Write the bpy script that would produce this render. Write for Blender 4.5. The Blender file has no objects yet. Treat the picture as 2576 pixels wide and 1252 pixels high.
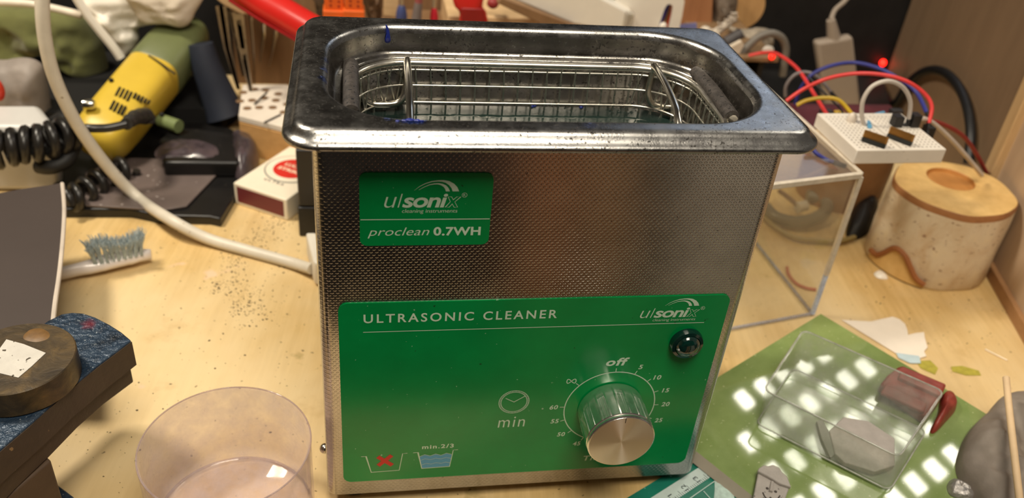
import bpy, bmesh, math, random
from mathutils import Vector, Matrix, Euler, noise
PI = math.pi
rnd = random.Random(7)
scene = bpy.context.scene
COL = scene.collection
V = Vector

# ------------------------------------------------------------------ camera
FPX = 2180.0
CAM = V((-0.0661, -0.2455, 0.3026))
RM = (Matrix.Rotation(-0.1505, 3, 'Z') @ Matrix.Rotation(-0.0858, 3, 'Y') @ Matrix.Rotation(0.9814, 3, 'X'))
cd = bpy.data.cameras.new('camera'); cam = bpy.data.objects.new('camera', cd); COL.objects.link(cam)
cam.matrix_world = Matrix.Translation(CAM) @ RM.to_4x4()
cd.sensor_fit = 'HORIZONTAL'; cd.sensor_width = 36.0; cd.lens = 36.0 * FPX / 2576
cd.clip_start = 0.01; cd.clip_end = 20
cd.dof.use_dof = True; cd.dof.focus_distance = 0.325; cd.dof.aperture_fstop = 11.0
scene.camera = cam

def ray(px, py):
    return RM @ V(((px - 1288) / FPX, -(py - 626) / FPX, -1.0))
def AZ(px, py, z=0.0):                       # the place at height z seen at a photo coordinate
    d = ray(px, py); return CAM + d * ((z - CAM.z) / d.z)
def AY(px, py, y):                           # the place at depth y
    d = ray(px, py); return CAM + d * ((y - CAM.y) / d.y)
def AP(px, py, p0, n):                       # the place on a given plane
    d = ray(px, py); return CAM + d * ((p0 - CAM).dot(n) / d.dot(n))

# ------------------------------------------------------------------ materials
def lin(c):
    return tuple(((v / 255) / 12.92 if v <= 10 else (((v / 255) + .055) / 1.055) ** 2.4) for v in c)
MATS = {}
def new_mat(name):
    m = bpy.data.materials.new(name); m.use_nodes = True
    nt = m.node_tree; b = nt.nodes['Principled BSDF']
    MATS[name] = m
    return m, nt, b
def noise_tex(nt, scale, detail=4, rough=.55, vec=None, dist=0):
    t = nt.nodes.new('ShaderNodeTexNoise'); t.inputs['Scale'].default_value = scale
    t.inputs['Detail'].default_value = detail; t.inputs['Roughness'].default_value = rough
    t.inputs['Distortion'].default_value = dist
    if vec: nt.links.new(vec, t.inputs['Vector'])
    return t
def ramp(nt, src, stops):
    r = nt.nodes.new('ShaderNodeValToRGB'); e = r.color_ramp.elements
    while len(e) < len(stops): e.new(0.5)
    for i, (p, c) in enumerate(stops):
        e[i].position = p; e[i].color = (*c, 1) if len(c) == 3 else c
    nt.links.new(src, r.inputs['Fac']); return r
def mixc(nt, fac, a, b, mode='MIX'):
    n = nt.nodes.new('ShaderNodeMix'); n.data_type = 'RGBA'; n.blend_type = mode
    for s, v in ((n.inputs[0], fac), (n.inputs[6], a), (n.inputs[7], b)):
        if hasattr(v, 'links'): nt.links.new(v, s)
        else: s.default_value = v if isinstance(v, (int, float)) else (*v[:3], 1)
    return n.outputs[2]
def mth(nt, op, a, b=None, c=None):
    n = nt.nodes.new('ShaderNodeMath'); n.operation = op
    for i, v in enumerate((a, b, c)):
        if v is None: continue
        if hasattr(v, 'links'): nt.links.new(v, n.inputs[i])
        else: n.inputs[i].default_value = v
    return n.outputs[0]
def geo_pos(nt, scale=(1, 1, 1), loc=(0, 0, 0), rot=(0, 0, 0)):
    g = nt.nodes.new('ShaderNodeNewGeometry'); mp = nt.nodes.new('ShaderNodeMapping')
    mp.inputs['Scale'].default_value = scale; mp.inputs['Location'].default_value = loc; mp.inputs['Rotation'].default_value = rot
    nt.links.new(g.outputs['Position'], mp.inputs['Vector']); return mp.outputs[0]
def obj_pos(nt, scale=(1, 1, 1)):
    g = nt.nodes.new('ShaderNodeTexCoord'); mp = nt.nodes.new('ShaderNodeMapping')
    mp.inputs['Scale'].default_value = scale
    nt.links.new(g.outputs['Object'], mp.inputs['Vector']); return mp.outputs[0]
def mat(name, rgb, rough=.5, metal=0, var=.12, vscale=60, bump=0, bscale=400, spec=.5, rvar=0, specks=None, coat=0, sheen=0, emis=None):
    """plain surface with a little colour variation, optional bump and dirt specks"""
    if name in MATS: return MATS[name]
    m, nt, b = new_mat(name); c = lin(rgb); p = obj_pos(nt)
    n = noise_tex(nt, vscale, 5, .6, p)
    lo = tuple(max(0, x * (1 - var)) for x in c); hi = tuple(min(1, x * (1 + var)) for x in c)
    col = ramp(nt, n.outputs['Fac'], [(.3, lo), (.7, hi)]).outputs['Color']
    if specks:
        sc, th, sc_rgb = specks
        s = noise_tex(nt, sc, 2, .5, p)
        f = ramp(nt, s.outputs['Fac'], [(th, (0, 0, 0)), (th + .03, (1, 1, 1))]).outputs['Color']
        col = mixc(nt, f, col, lin(sc_rgb))
    nt.links.new(col, b.inputs['Base Color'])
    b.inputs['Roughness'].default_value = rough; b.inputs['Metallic'].default_value = metal
    b.inputs['Specular IOR Level'].default_value = spec
    b.inputs['Coat Weight'].default_value = coat
    if sheen: b.inputs['Sheen Weight'].default_value = sheen
    if rvar:
        r = noise_tex(nt, vscale * 2, 4, .6, p)
        mr = nt.nodes.new('ShaderNodeMapRange'); mr.inputs['To Min'].default_value = max(0, rough - rvar); mr.inputs['To Max'].default_value = rough + rvar
        nt.links.new(r.outputs['Fac'], mr.inputs['Value']); nt.links.new(mr.outputs[0], b.inputs['Roughness'])
    if bump:
        bn = noise_tex(nt, bscale, 4, .6, p); bm = nt.nodes.new('ShaderNodeBump')
        bm.inputs['Strength'].default_value = bump; bm.inputs['Distance'].default_value = .0006
        nt.links.new(bn.outputs['Fac'], bm.inputs['Height']); nt.links.new(bm.outputs[0], b.inputs['Normal'])
    if emis:
        b.inputs['Emission Color'].default_value = (*lin(rgb), 1); b.inputs['Emission Strength'].default_value = emis
    return m
def clear(name, tint=(245, 245, 240), haze=.08, rough=.05, hazecol=(225, 220, 215), glossmax=.5):
    """clear plastic: mostly see-through, a Fresnel shine and a slight milky haze"""
    m = bpy.data.materials.new(name); m.use_nodes = True; nt = m.node_tree; nt.nodes.clear(); MATS[name] = m
    o = nt.nodes.new('ShaderNodeOutputMaterial'); t = nt.nodes.new('ShaderNodeBsdfTransparent'); t.inputs[0].default_value = (*lin(tint), 1)
    g = nt.nodes.new('ShaderNodeBsdfGlossy'); g.inputs['Roughness'].default_value = rough; g.inputs[0].default_value = (.95, .95, .95, 1)
    d = nt.nodes.new('ShaderNodeBsdfDiffuse'); d.inputs[0].default_value = (*lin(hazecol), 1)
    tc = noise_tex(nt, 150, 4, .6, obj_pos(nt))
    hz = ramp(nt, tc.outputs['Fac'], [(.3, (haze * .5,) * 3), (.75, (haze * 1.5,) * 3)])
    a = nt.nodes.new('ShaderNodeMixShader'); nt.links.new(hz.outputs[0], a.inputs[0]); nt.links.new(t.outputs[0], a.inputs[1]); nt.links.new(d.outputs[0], a.inputs[2])
    fr = nt.nodes.new('ShaderNodeFresnel'); fr.inputs[0].default_value = 1.45
    gb_ = nt.nodes.new('ShaderNodeNewGeometry')
    f = mth(nt, 'MULTIPLY', mth(nt, 'MINIMUM', fr.outputs[0], glossmax), mth(nt, 'SUBTRACT', 1.0, gb_.outputs['Backfacing']))
    b = nt.nodes.new('ShaderNodeMixShader'); nt.links.new(f, b.inputs[0]); nt.links.new(a.outputs[0], b.inputs[1]); nt.links.new(g.outputs[0], b.inputs[2])
    nt.links.new(b.outputs[0], o.inputs[0]); return m

def bump_into(nt, b, h, dist, strength=1.0, prev=None):
    bm = nt.nodes.new('ShaderNodeBump'); bm.inputs['Strength'].default_value = strength; bm.inputs['Distance'].default_value = dist
    nt.links.new(h, bm.inputs['Height'])
    if prev: nt.links.new(prev, bm.inputs['Normal'])
    nt.links.new(bm.outputs[0], b.inputs['Normal']); return bm.outputs[0]

# embossed steel of the housing: staggered rows of small lozenges
def m_dimpled():
    m, nt, b = new_mat('dimpled steel')
    g = nt.nodes.new('ShaderNodeNewGeometry'); s = nt.nodes.new('ShaderNodeSeparateXYZ'); nt.links.new(g.outputs['Position'], s.inputs[0])
    v = mth(nt, 'DIVIDE', s.outputs[2], .00108)
    row = mth(nt, 'FLOOR', v)
    u = mth(nt, 'ADD', mth(nt, 'DIVIDE', mth(nt, 'ADD', s.outputs[0], s.outputs[1]), .00196), mth(nt, 'MULTIPLY', mth(nt, 'MODULO', row, 2.0), .5))
    fu = mth(nt, 'SUBTRACT', mth(nt, 'FRACT', mth(nt, 'ADD', u, 100)), .5); fv = mth(nt, 'SUBTRACT', mth(nt, 'FRACT', v), .5)
    du = mth(nt, 'MULTIPLY', fu, 2.7); dv = mth(nt, 'MULTIPLY', fv, 2.5)
    r = mth(nt, 'SQRT', mth(nt, 'ADD', mth(nt, 'MULTIPLY', du, du), mth(nt, 'MULTIPLY', dv, dv)))
    mr = nt.nodes.new('ShaderNodeMapRange'); mr.interpolation_type = 'SMOOTHSTEP'
    mr.inputs['From Min'].default_value = .55; mr.inputs['From Max'].default_value = .95; mr.inputs['To Min'].default_value = 1; mr.inputs['To Max'].default_value = 0
    nt.links.new(r, mr.inputs['Value'])
    # the emboss fades out on the lowest rows
    fz = nt.nodes.new('ShaderNodeMapRange'); fz.inputs['From Min'].default_value = .008; fz.inputs['From Max'].default_value = .02
    fz.inputs['To Min'].default_value = .35; fz.inputs['To Max'].default_value = 1.0
    nt.links.new(s.outputs[2], fz.inputs['Value'])
    h = mth(nt, 'MULTIPLY', mr.outputs[0], fz.outputs[0])
    p = geo_pos(nt)
    n1 = noise_tex(nt, 45, 6, .65, p)
    col = ramp(nt, n1.outputs['Fac'], [(.3, (.40, .385, .37)), (.7, (.58, .565, .545))]).outputs['Color']
    sp = noise_tex(nt, 900, 2, .5, p); f = ramp(nt, sp.outputs['Fac'], [(.73, (0, 0, 0)), (.76, (1, 1, 1))]).outputs['Color']
    col = mixc(nt, f, col, (.06, .05, .04)); nt.links.new(col, b.inputs['Base Color'])
    b.inputs['Metallic'].default_value = 1
    rr = nt.nodes.new('ShaderNodeMapRange'); rr.inputs['To Min'].default_value = .16; rr.inputs['To Max'].default_value = .25
    nt.links.new(n1.outputs['Fac'], rr.inputs['Value']); nt.links.new(rr.outputs[0], b.inputs['Roughness'])
    fine = noise_tex(nt, 2500, 2, .5, p)
    x = bump_into(nt, b, fine.outputs['Fac'], .00003, .5)
    bump_into(nt, b, h, .00020, .30, x)
    return m
def m_steel(name, lo, hi, rough, rv, specks=.68, scratch=.5, blue=None, scale=220, speck_rgb=(.03, .026, .022)):
    """worn pressed stainless steel with grime specks, smears, painted blue reflections and fine scratches"""
    m, nt, b = new_mat(name); p = geo_pos(nt)
    n1 = noise_tex(nt, 60, 7, .7, p)
    col = ramp(nt, n1.outputs['Fac'], [(.3, lo), (.7, hi)]).outputs['Color']
    s1 = noise_tex(nt, scale * 4, 2, .5, p, .6); s2 = noise_tex(nt, 50, 3, .6, p)
    k = mth(nt, 'ADD', s1.outputs['Fac'], mth(nt, 'MULTIPLY', s2.outputs['Fac'], .35))
    f = ramp(nt, k, [(specks + .12, (0, 0, 0)), (specks + .15, (1, 1, 1))]).outputs['Color']
    col = mixc(nt, f, col, speck_rgb)
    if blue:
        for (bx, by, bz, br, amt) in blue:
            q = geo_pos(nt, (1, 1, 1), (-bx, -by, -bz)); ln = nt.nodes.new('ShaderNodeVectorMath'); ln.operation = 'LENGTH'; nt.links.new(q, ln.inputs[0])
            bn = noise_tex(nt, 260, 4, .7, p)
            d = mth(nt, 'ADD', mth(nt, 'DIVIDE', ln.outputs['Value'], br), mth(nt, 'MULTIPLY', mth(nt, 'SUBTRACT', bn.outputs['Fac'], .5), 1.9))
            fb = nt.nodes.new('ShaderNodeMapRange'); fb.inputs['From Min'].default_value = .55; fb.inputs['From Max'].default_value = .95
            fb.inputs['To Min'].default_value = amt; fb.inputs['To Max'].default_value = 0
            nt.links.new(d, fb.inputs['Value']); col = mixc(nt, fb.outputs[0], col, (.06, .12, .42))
    nt.links.new(col, b.inputs['Base Color'])
    mt = nt.nodes.new('ShaderNodeMapRange'); mt.inputs['To Min'].default_value = 1; mt.inputs['To Max'].default_value = .2
    nt.links.new(f, mt.inputs['Value']); nt.links.new(mt.outputs[0], b.inputs['Metallic'])
    n2 = noise_tex(nt, 140, 6, .7, p)
    rr = nt.nodes.new('ShaderNodeMapRange'); rr.inputs['From Min'].default_value = .3; rr.inputs['From Max'].default_value = .7
    rr.inputs['To Min'].default_value = rough - rv; rr.inputs['To Max'].default_value = rough + rv
    nt.links.new(n2.outputs['Fac'], rr.inputs['Value']); nt.links.new(rr.outputs[0], b.inputs['Roughness'])
    sc = noise_tex(nt, 1400, 4, .7, p, .4); x = bump_into(nt, b, sc.outputs['Fac'], .00008, scratch)
    s3 = noise_tex(nt, 260, 5, .7, p, .8); bump_into(nt, b, s3.outputs['Fac'], .00012, scratch * .5, x)
    return m
def m_wood(name, c1, c2, c3, scale=(1, .08, 1), rot=(0, 0, 0), ring=30, rough=.45, stains=False, use_obj=False, bump=.15):
    m, nt, b = new_mat(name)
    p = obj_pos(nt, scale) if use_obj else geo_pos(nt, scale, (0, 0, 0), (0, 0, 0))
    if any(rot):
        mp0 = nt.nodes.new('ShaderNodeMapping'); mp0.inputs['Rotation'].default_value = rot
        g0 = nt.nodes.new('ShaderNodeNewGeometry'); nt.links.new(g0.outputs['Position'], mp0.inputs['Vector'])
        mp1 = nt.nodes.new('ShaderNodeMapping'); mp1.inputs['Scale'].default_value = scale; nt.links.new(mp0.outputs[0], mp1.inputs['Vector']); p = mp1.outputs[0]
    n = noise_tex(nt, ring, 6, .6, p, .6)
    col = ramp(nt, n.outputs['Fac'], [(.25, lin(c1)), (.5, lin(c2)), (.75, lin(c3))]).outputs['Color']
    fn = noise_tex(nt, ring * 8, 4, .6, p)
    col = mixc(nt, .35, col, ramp(nt, fn.outputs['Fac'], [(.35, tuple(.75 * v for v in lin(c2))), (.65, lin(c3))]).outputs['Color'])
    if stains:
        q = geo_pos(nt)
        big = noise_tex(nt, 5.5, 5, .6, q)
        col = mixc(nt, ramp(nt, big.outputs['Fac'], [(.42, (0, 0, 0)), (.62, (.75,) * 3)]).outputs['Color'], col, lin((228, 206, 162)))
        med = noise_tex(nt, 26, 5, .65, q)
        col = mixc(nt, ramp(nt, med.outputs['Fac'], [(.60, (0, 0, 0)), (.75, (.45,) * 3)]).outputs['Color'], col, lin((176, 140, 84)))
        grn = noise_tex(nt, 34, 4, .65, geo_pos(nt, (1, 1, 1), (3, 1, 5)))
        col = mixc(nt, ramp(nt, grn.outputs['Fac'], [(.66, (0, 0, 0)), (.72, (.5,) * 3)]).outputs['Color'], col, lin((146, 128, 70)))
        pk = noise_tex(nt, 30, 3, .6, geo_pos(nt, (1, 1, 1), (9, 4, 2)))
        col = mixc(nt, ramp(nt, pk.outputs['Fac'], [(.68, (0, 0, 0)), (.72, (.6,) * 3)]).outputs['Color'], col, lin((236, 200, 176)))
        dot = noise_tex(nt, 420, 2, .5, q)
        dm = mth(nt, 'MULTIPLY', ramp(nt, dot.outputs['Fac'], [(.70, (0, 0, 0)), (.73, (1, 1, 1))]).outputs['Color'], .8)
        col = mixc(nt, dm, col, lin((92, 74, 48)))
    nt.links.new(col, b.inputs['Base Color']); b.inputs['Roughness'].default_value = rough
    if stains:
        rn = noise_tex(nt, 18, 4, .6, geo_pos(nt)); rr = nt.nodes.new('ShaderNodeMapRange'); rr.inputs['To Min'].default_value = .25; rr.inputs['To Max'].default_value = .6
        nt.links.new(rn.outputs['Fac'], rr.inputs['Value']); nt.links.new(rr.outputs[0], b.inputs['Roughness'])
    bump_into(nt, b, fn.outputs['Fac'], .0004, bump)
    return m

# ------------------------------------------------------------------ mesh helpers
class MB:
    def __init__(s): s.v = []; s.f = []
    def add(s, vs, fs):
        o = len(s.v); s.v += [V(q) for q in vs]; s.f += [tuple(i + o for i in f) for f in fs]; return s
    def box(s, a, b):
        (x0, y0, z0), (x1, y1, z1) = a, b
        return s.add([(x0, y0, z0), (x1, y0, z0), (x1, y1, z0), (x0, y1, z0), (x0, y0, z1), (x1, y0, z1), (x1, y1, z1), (x0, y1, z1)],
                     [(0, 3, 2, 1), (4, 5, 6, 7), (0, 1, 5, 4), (1, 2, 6, 5), (2, 3, 7, 6), (3, 0, 4, 7)])
    def loft(s, rings, cap0=True, cap1=True, closed=True):
        n = len(rings[0]); o = len(s.v)
        for r in rings: s.v += [V(q) for q in r]
        for i in range(len(rings) - 1):
            for j in range(n if closed else n - 1):
                k = (j + 1) % n
                s.f.append((o + i * n + j, o + i * n + k, o + (i + 1) * n + k, o + (i + 1) * n + j))
        if cap0: s.f.append(tuple(o + j for j in reversed(range(n))))
        if cap1: s.f.append(tuple(o + (len(rings) - 1) * n + j for j in range(n)))
        return s
    def prism(s, poly, d):
        d = V(d); p = [V(q) for q in poly]
        return s.loft([p, [q + d for q in p]])
    def tube(s, pts, r, seg=10, sub=5, caps=True, smooth=True):
        P = [V(p) for p in pts]
        n0 = len(P)
        if smooth and n0 > 2:
            Q = []; T = []
            for i in range(n0 - 1):
                a = P[max(i - 1, 0)]; b = P[i]; c = P[i + 1]; d = P[min(i + 2, n0 - 1)]
                for k in range(sub):
                    t = k / sub
                    Q.append(.5 * ((2 * b) + (c - a) * t + (2 * a - 5 * b + 4 * c - d) * t * t + (3 * b - a - 3 * c + d) * t ** 3)); T.append((i + t) / (n0 - 1))
            Q.append(P[-1]); T.append(1.0)
        else:
            Q = P; T = [i / (n0 - 1) for i in range(n0)]
        rf = r if callable(r) else (lambda t: r)
        rings = []; nrm = None
        for i, q in enumerate(Q):
            t = (Q[min(i + 1, len(Q) - 1)] - Q[max(i - 1, 0)])
            t = t.normalized() if t.length > 1e-9 else V((0, 0, 1))
            if nrm is None:
                nrm = t.orthogonal().normalized()
            nrm = (nrm - t * nrm.dot(t))
            nrm = nrm.normalized() if nrm.length > 1e-6 else t.orthogonal().normalized()
            bn = t.cross(nrm); rr = rf(T[i])
            rings.append([q + (nrm * math.cos(2 * PI * k / seg) + bn * math.sin(2 * PI * k / seg)) * rr for k in range(seg)])
        return s.loft(rings, caps, caps)
    def lathe(s, prof, c=(0, 0, 0), axis='Z', seg=48, cap0=True, cap1=True, squash=None):
        rings = []
        for (r, h) in prof:
            ring = []
            for k in range(seg):
                a = 2 * PI * k / seg
                x, y = r * math.cos(a), r * math.sin(a)
                if squash: x, y = squash(x, y, h, a)
                if axis == 'Z': ring.append(V(c) + V((x, y, h)))
                elif axis == 'Y': ring.append(V(c) + V((x, h, -y)))
                else: ring.append(V(c) + V((h, x, y)))
            rings.append(ring)
        return s.loft(rings, cap0, cap1)
    def ball(s, c, r, sc=(1, 1, 1), seg=12, rings=8):
        pr = [(max(1e-5, r * math.sin(PI * i / rings)), -r * math.cos(PI * i / rings)) for i in range(rings + 1)]
        R = []
        for (a, h) in pr:
            R.append([V(c) + V((a * math.cos(2 * PI * k / seg) * sc[0], a * math.sin(2 * PI * k / seg) * sc[1], h * sc[2])) for k in range(seg)])
        return s.loft(R)
    def blob(s, outline, up, h, hb=0.0, rings=7, nz=.0, nsc=60, power=.5, seed=0, sub=4):
        """pillow over a closed outline: domed by h along up, hb below"""
        P = [V(p) for p in outline]; n = len(P); Q = []
        for i in range(n):                       # round the outline off
            a, b, c, d = P[i - 1], P[i], P[(i + 1) % n], P[(i + 2) % n]
            for k in range(sub):
                t = k / sub
                Q.append(.5 * ((2 * b) + (c - a) * t + (2 * a - 5 * b + 4 * c - d) * t * t + (3 * b - a - 3 * c + d) * t ** 3))
        up = V(up).normalized(); ce = sum(Q, V()) / len(Q)
        def ring(f, hh):
            r = []
            for q in Q:
                w = ce + (q - ce) * f; 
                kk = (noise.noise(w * nsc + V((seed, seed * 2, 0))) + .5 * noise.noise(w * nsc * 2.7 + V((seed, 5, 1)))) * nz
                r.append(w + up * (hh * (max(0, 1 - f * f)) ** power + kk * (1.15 - f)))
            return r
        R = [ring(i / rings, -hb) for i in range(1, rings)] + [ring(1, 0)] + [ring(1 - i / rings, h) for i in range(1, rings)]
        # ends
        return s.loft(R)
    def xf(s, m, start=0):
        for i in range(start, len(s.v)): s.v[i] = m @ s.v[i]
        return s

def world_of(o):
    p = V((0, 0, 0))
    while o: p += o.location; o = o.parent
    return p
def make(name, mb, m, parent=None, smooth=40, bevel=0, subd=0, mats=None):
    me = bpy.data.meshes.new(name)
    lo = V((min(q.x for q in mb.v), min(q.y for q in mb.v), min(q.z for q in mb.v))); hi = V((max(q.x for q in mb.v), max(q.y for q in mb.v), max(q.z for q in mb.v)))
    c = V(((lo.x + hi.x) / 2, (lo.y + hi.y) / 2, lo.z))
    me.from_pydata([tuple(q - c) for q in mb.v], [], mb.f); me.update()
    bm = bmesh.new(); bm.from_mesh(me); bmesh.ops.recalc_face_normals(bm, faces=bm.faces); bm.to_mesh(me); bm.free()
    me.materials.append(m)
    for f in me.polygons: f.use_smooth = smooth > 0
    if smooth and smooth < 179: me.set_sharp_from_angle(angle=math.radians(smooth))
    o = bpy.data.objects.new(name, me); COL.objects.link(o)
    if parent: o.parent = parent; o.location = c - world_of(parent)
    else: o.location = c
    if bevel:
        bv = o.modifiers.new('edge', 'BEVEL'); bv.width = bevel; bv.segments = 3; bv.limit_method = 'ANGLE'; bv.angle_limit = math.radians(35); bv.harden_normals = False
    if subd:
        sd = o.modifiers.new('round', 'SUBSURF'); sd.levels = subd; sd.render_levels = subd
    return o
def tag(o, label, cat, group=None, kind=None):
    o['label'] = label; o['category'] = cat
    if group: o['group'] = group
    if kind: o['kind'] = kind
    return o
def thing(name, label, cat, loc, group=None):
    o = bpy.data.objects.new(name, None); COL.objects.link(o); o.location = loc; o.empty_display_size = .01
    return tag(o, label, cat, group)
def struct(name, mb, m, **k):
    o = make(name, mb, m, **k); o['kind'] = 'structure'; return o
def rrect(cx, cy, hx, hy, r, z, n=7):
    out = []
    for (sx, sy, a0) in ((1, -1, -PI / 2), (1, 1, 0), (-1, 1, PI / 2), (-1, -1, PI)):
        for k in range(n + 1):
            a = a0 + PI / 2 * k / n
            out.append(V((cx + sx * (hx - r) + r * math.cos(a), cy + sy * (hy - r) + r * math.sin(a), z)))
    return out
def text_mb(s, x0, x1, z0, z1, y, shear=0, bold=0, spacing=1.0, M=None, cap=None, depth=.00012, outline=False):
    """lettering fitted to a box on an upright plane (x across, z up)"""
    cu = bpy.data.curves.new('t', 'FONT'); cu.body = s; cu.size = 1; cu.shear = shear; cu.offset = bold; cu.space_character = spacing
    cu.resolution_u = 4
    if outline: cu.fill_mode = 'NONE'; cu.bevel_depth = .028; cu.bevel_resolution = 0
    ob = bpy.data.objects.new('t', cu); COL.objects.link(ob)
    dg = bpy.context.evaluated_depsgraph_get(); me = bpy.data.meshes.new_from_object(ob.evaluated_get(dg))
    vs = [v.co.copy() for v in me.vertices]; fs = [tuple(p.vertices) for p in me.polygons]
    bpy.data.objects.remove(ob); bpy.data.curves.remove(cu); bpy.data.meshes.remove(me)
    mnx = min(v.x for v in vs); mxx = max(v.x for v in vs); mny = min(v.y for v in vs); mxy = max(v.y for v in vs)
    if cap == 'base': mny = 0
    if cap and cap != 'base': mny, mxy = cap
    out = [V((x0 + (v.x - mnx) / (mxx - mnx) * (x1 - x0), y, z0 + (v.y - mny) / (mxy - mny) * (z1 - z0))) for v in vs]
    (M or MB()).add(out, fs); return M
def stroke(M, pts, w, y, closed=False):
    """flat printed line along (x, z) points on the plane at y"""
    P = [V((p[0], 0, p[1])) for p in pts]; n = len(P); L = []; Rr = []
    for i in range(n):
        a = P[(i - 1) % n] if (closed or i > 0) else P[i]; b = P[(i + 1) % n] if (closed or i < n - 1) else P[i]
        t = (b - a).normalized(); nn = V((-t.z, 0, t.x))
        k = 1.0
        if (closed or 0 < i < n - 1):
            t1 = (P[i] - a).normalized(); k = 1 / max(.5, abs(t1.dot(t)))
        L.append(P[i] + nn * w / 2 * k + V((0, y, 0))); Rr.append(P[i] - nn * w / 2 * k + V((0, y, 0)))
    fs = [(i, (i + 1) % n, n + (i + 1) % n, n + i) for i in range(n if closed else n - 1)]
    M.add(L + Rr, fs)

# ================================================================== setting
M_table = m_wood('plywood top', (190, 152, 90), (214, 180, 118), (226, 196, 140), (1, .07, 1), (0, 0, .14), 42, .42, stains=True)
s = MB(); s.box((-.75, -.055, -.022), (.62, .80, 0))
table = tag(make('worktop', s, M_table, bevel=.002), 'yellow plywood worktop stained and scattered with specks, under everything', 'table')
M_dark = mat('dark back wall', (20, 16, 14), .9, var=.3, vscale=12)
struct('wall_back', MB().box((-1.2, .80, -.8), (1.4, .83, 1.3)), M_dark)
struct('wall_left', MB().box((-1.23, -1.3, -.8), (-1.2, .80, 1.3)), mat('plaster', (150, 130, 105), .9, var=.1, vscale=8))
struct('wall_front', MB().box((-1.2, -1.33, -.8), (1.4, -1.3, 1.3)), mat('brown wall', (60, 46, 36), .9, var=.3, vscale=4))
# slanted boards added behind the camera, unseen, only to be reflected in the steel
for i, (xa, xb, cc_) in enumerate(((-1.2, .10, (24, 19, 17)), (.10, .17, (190, 128, 84)), (.17, .20, (60, 48, 40)), (.20, .26, (196, 150, 104)), (.26, .34, (38, 44, 34)), (.34, .62, (214, 204, 188)), (.62, 1.4, (90, 76, 62)))):
    struct('added_reflector_%d' % (i + 1), MB().prism([(xa, -.40, -.42), (xa, -.62, -.03), (xa, -.66, -.03), (xa, -.66, -.8), (xa, -.40, -.8)], (xb - xa, 0, 0)), mat('reflector board %d' % i, cc_, .7, var=.25, vscale=14))
# side board of the bench on the right, with corner batten and skirting strip
P0 = V((.3384, .1627, 0)); D = V((.283, .959, 0)).normalized(); N = V((.959, -.283, 0)).normalized()
def wl(s_, out, z): return P0 + D * s_ + N * out + V((0, 0, z))
def wbox(s0, s1, o0, o1, z0, z1):
    return MB().prism([wl(s0, o0, z0), wl(s1, o0, z0), wl(s1, o1, z0), wl(s0, o1, z0)], (0, 0, z1 - z0))
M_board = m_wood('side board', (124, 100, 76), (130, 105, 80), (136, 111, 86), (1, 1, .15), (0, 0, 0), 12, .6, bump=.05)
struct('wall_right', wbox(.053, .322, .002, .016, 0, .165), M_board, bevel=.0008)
struct('wall_right_near', wbox(-.25, .049, .002, .016, 0, .150), m_wood('side board lit tone', (176, 150, 122), (190, 164, 136), (196, 172, 146), (1, 1, .15), (0, 0, 0), 12, .55, bump=.05), bevel=.0008)  # paler copy of the board, its lit near part put into the colour
struct('trim_1', wbox(-.25, .043, -.001, .004, 0, .0085), m_wood('skirting strip', (150, 108, 70), (164, 122, 82), (176, 134, 94), (1, .1, 1), (0, 0, 0), 60, .5), bevel=.0006)
struct('trim_2', wbox(.043, .056, -.003, .012, 0, .150), m_wood('batten', (186, 150, 104), (200, 166, 120), (206, 174, 130), (1, 1, .08), (0, 0, 0), 80, .5), bevel=.0008)

# ================================================================== ultrasonic cleaner
XW = .0814; YF = .0058; YB = .0942
clean = thing('ultrasonic_cleaner', 'stainless steel ultrasonic cleaner with green control panel and open tank, in the centre', 'ultrasonic cleaner', (0, .05, 0))
M_dimp = m_dimpled()
cy = (YF + YB) / 2; hy = (YB - YF) / 2
b = MB()
b.loft([rrect(0, cy, XW - .003, hy - .003, .0035, .006, 6), rrect(0, cy, XW - .001, hy - .001, .0042, .0062, 6), rrect(0, cy, XW, hy, .0045, .0075, 6),
        rrect(0, cy, XW, hy, .0045, .17, 6), rrect(0, cy, XW, hy, .0045, .1768, 6)], True, False)
make('housing', b, M_dimp, clean)
# tank and rolled rim in one pressed sheet
BLUE = [(-.0778, .038, .1812, .0028, .7), (-.0776, .047, .1812, .0028, .5), (-.0770, .056, .1812, .0028, .45), (-.0485, .0072, .1816, .0060, .95), (-.0560, .0085, .1816, .0035, .6), (.008, .004, .1816, .003, .3)]  # first three paint a blue reflection on the left bend, the rest are stains
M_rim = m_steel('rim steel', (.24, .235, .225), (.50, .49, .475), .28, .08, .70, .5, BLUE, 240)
M_tank = m_steel('tank steel', (.20, .19, .17), (.42, .40, .37), .23, .08, .69, .4, [(-.0475, .092, .178, .0035, .0)], 200)
NC = 12
def R2(o, z, r=.0065): return rrect(0, .05, .085 + o, .05 + o, r + o, z, NC)
def R3(hx, h2, r, z): return rrect(0, .0500, hx, h2, r, z, NC)
rings = [R2(.0028, .1759), R2(.0040, .1756), R2(.0048, .1759), R2(.0051, .1767), R2(.0047, .1775), R2(.0041, .17795), R2(.0034, .1783), R2(.0028, .1788), R2(.0022, .1794), R2(.0017, .1801), R2(.0012, .1807), R2(.0005, .1812), R2(-.0004, .18148), R2(-.0015, .1816)]
top_in = [R3(.0795, .0447, .0305, .1816), R3(.0785, .0437, .0295, .18145), R3(.0776, .0428, .0286, .1809), R3(.0769, .0421, .0279, .1799), R3(.0765, .0417, .0275, .1784)]
make('rim', MB().loft(rings + top_in, False, False), M_rim, clean, smooth=60)
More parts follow.
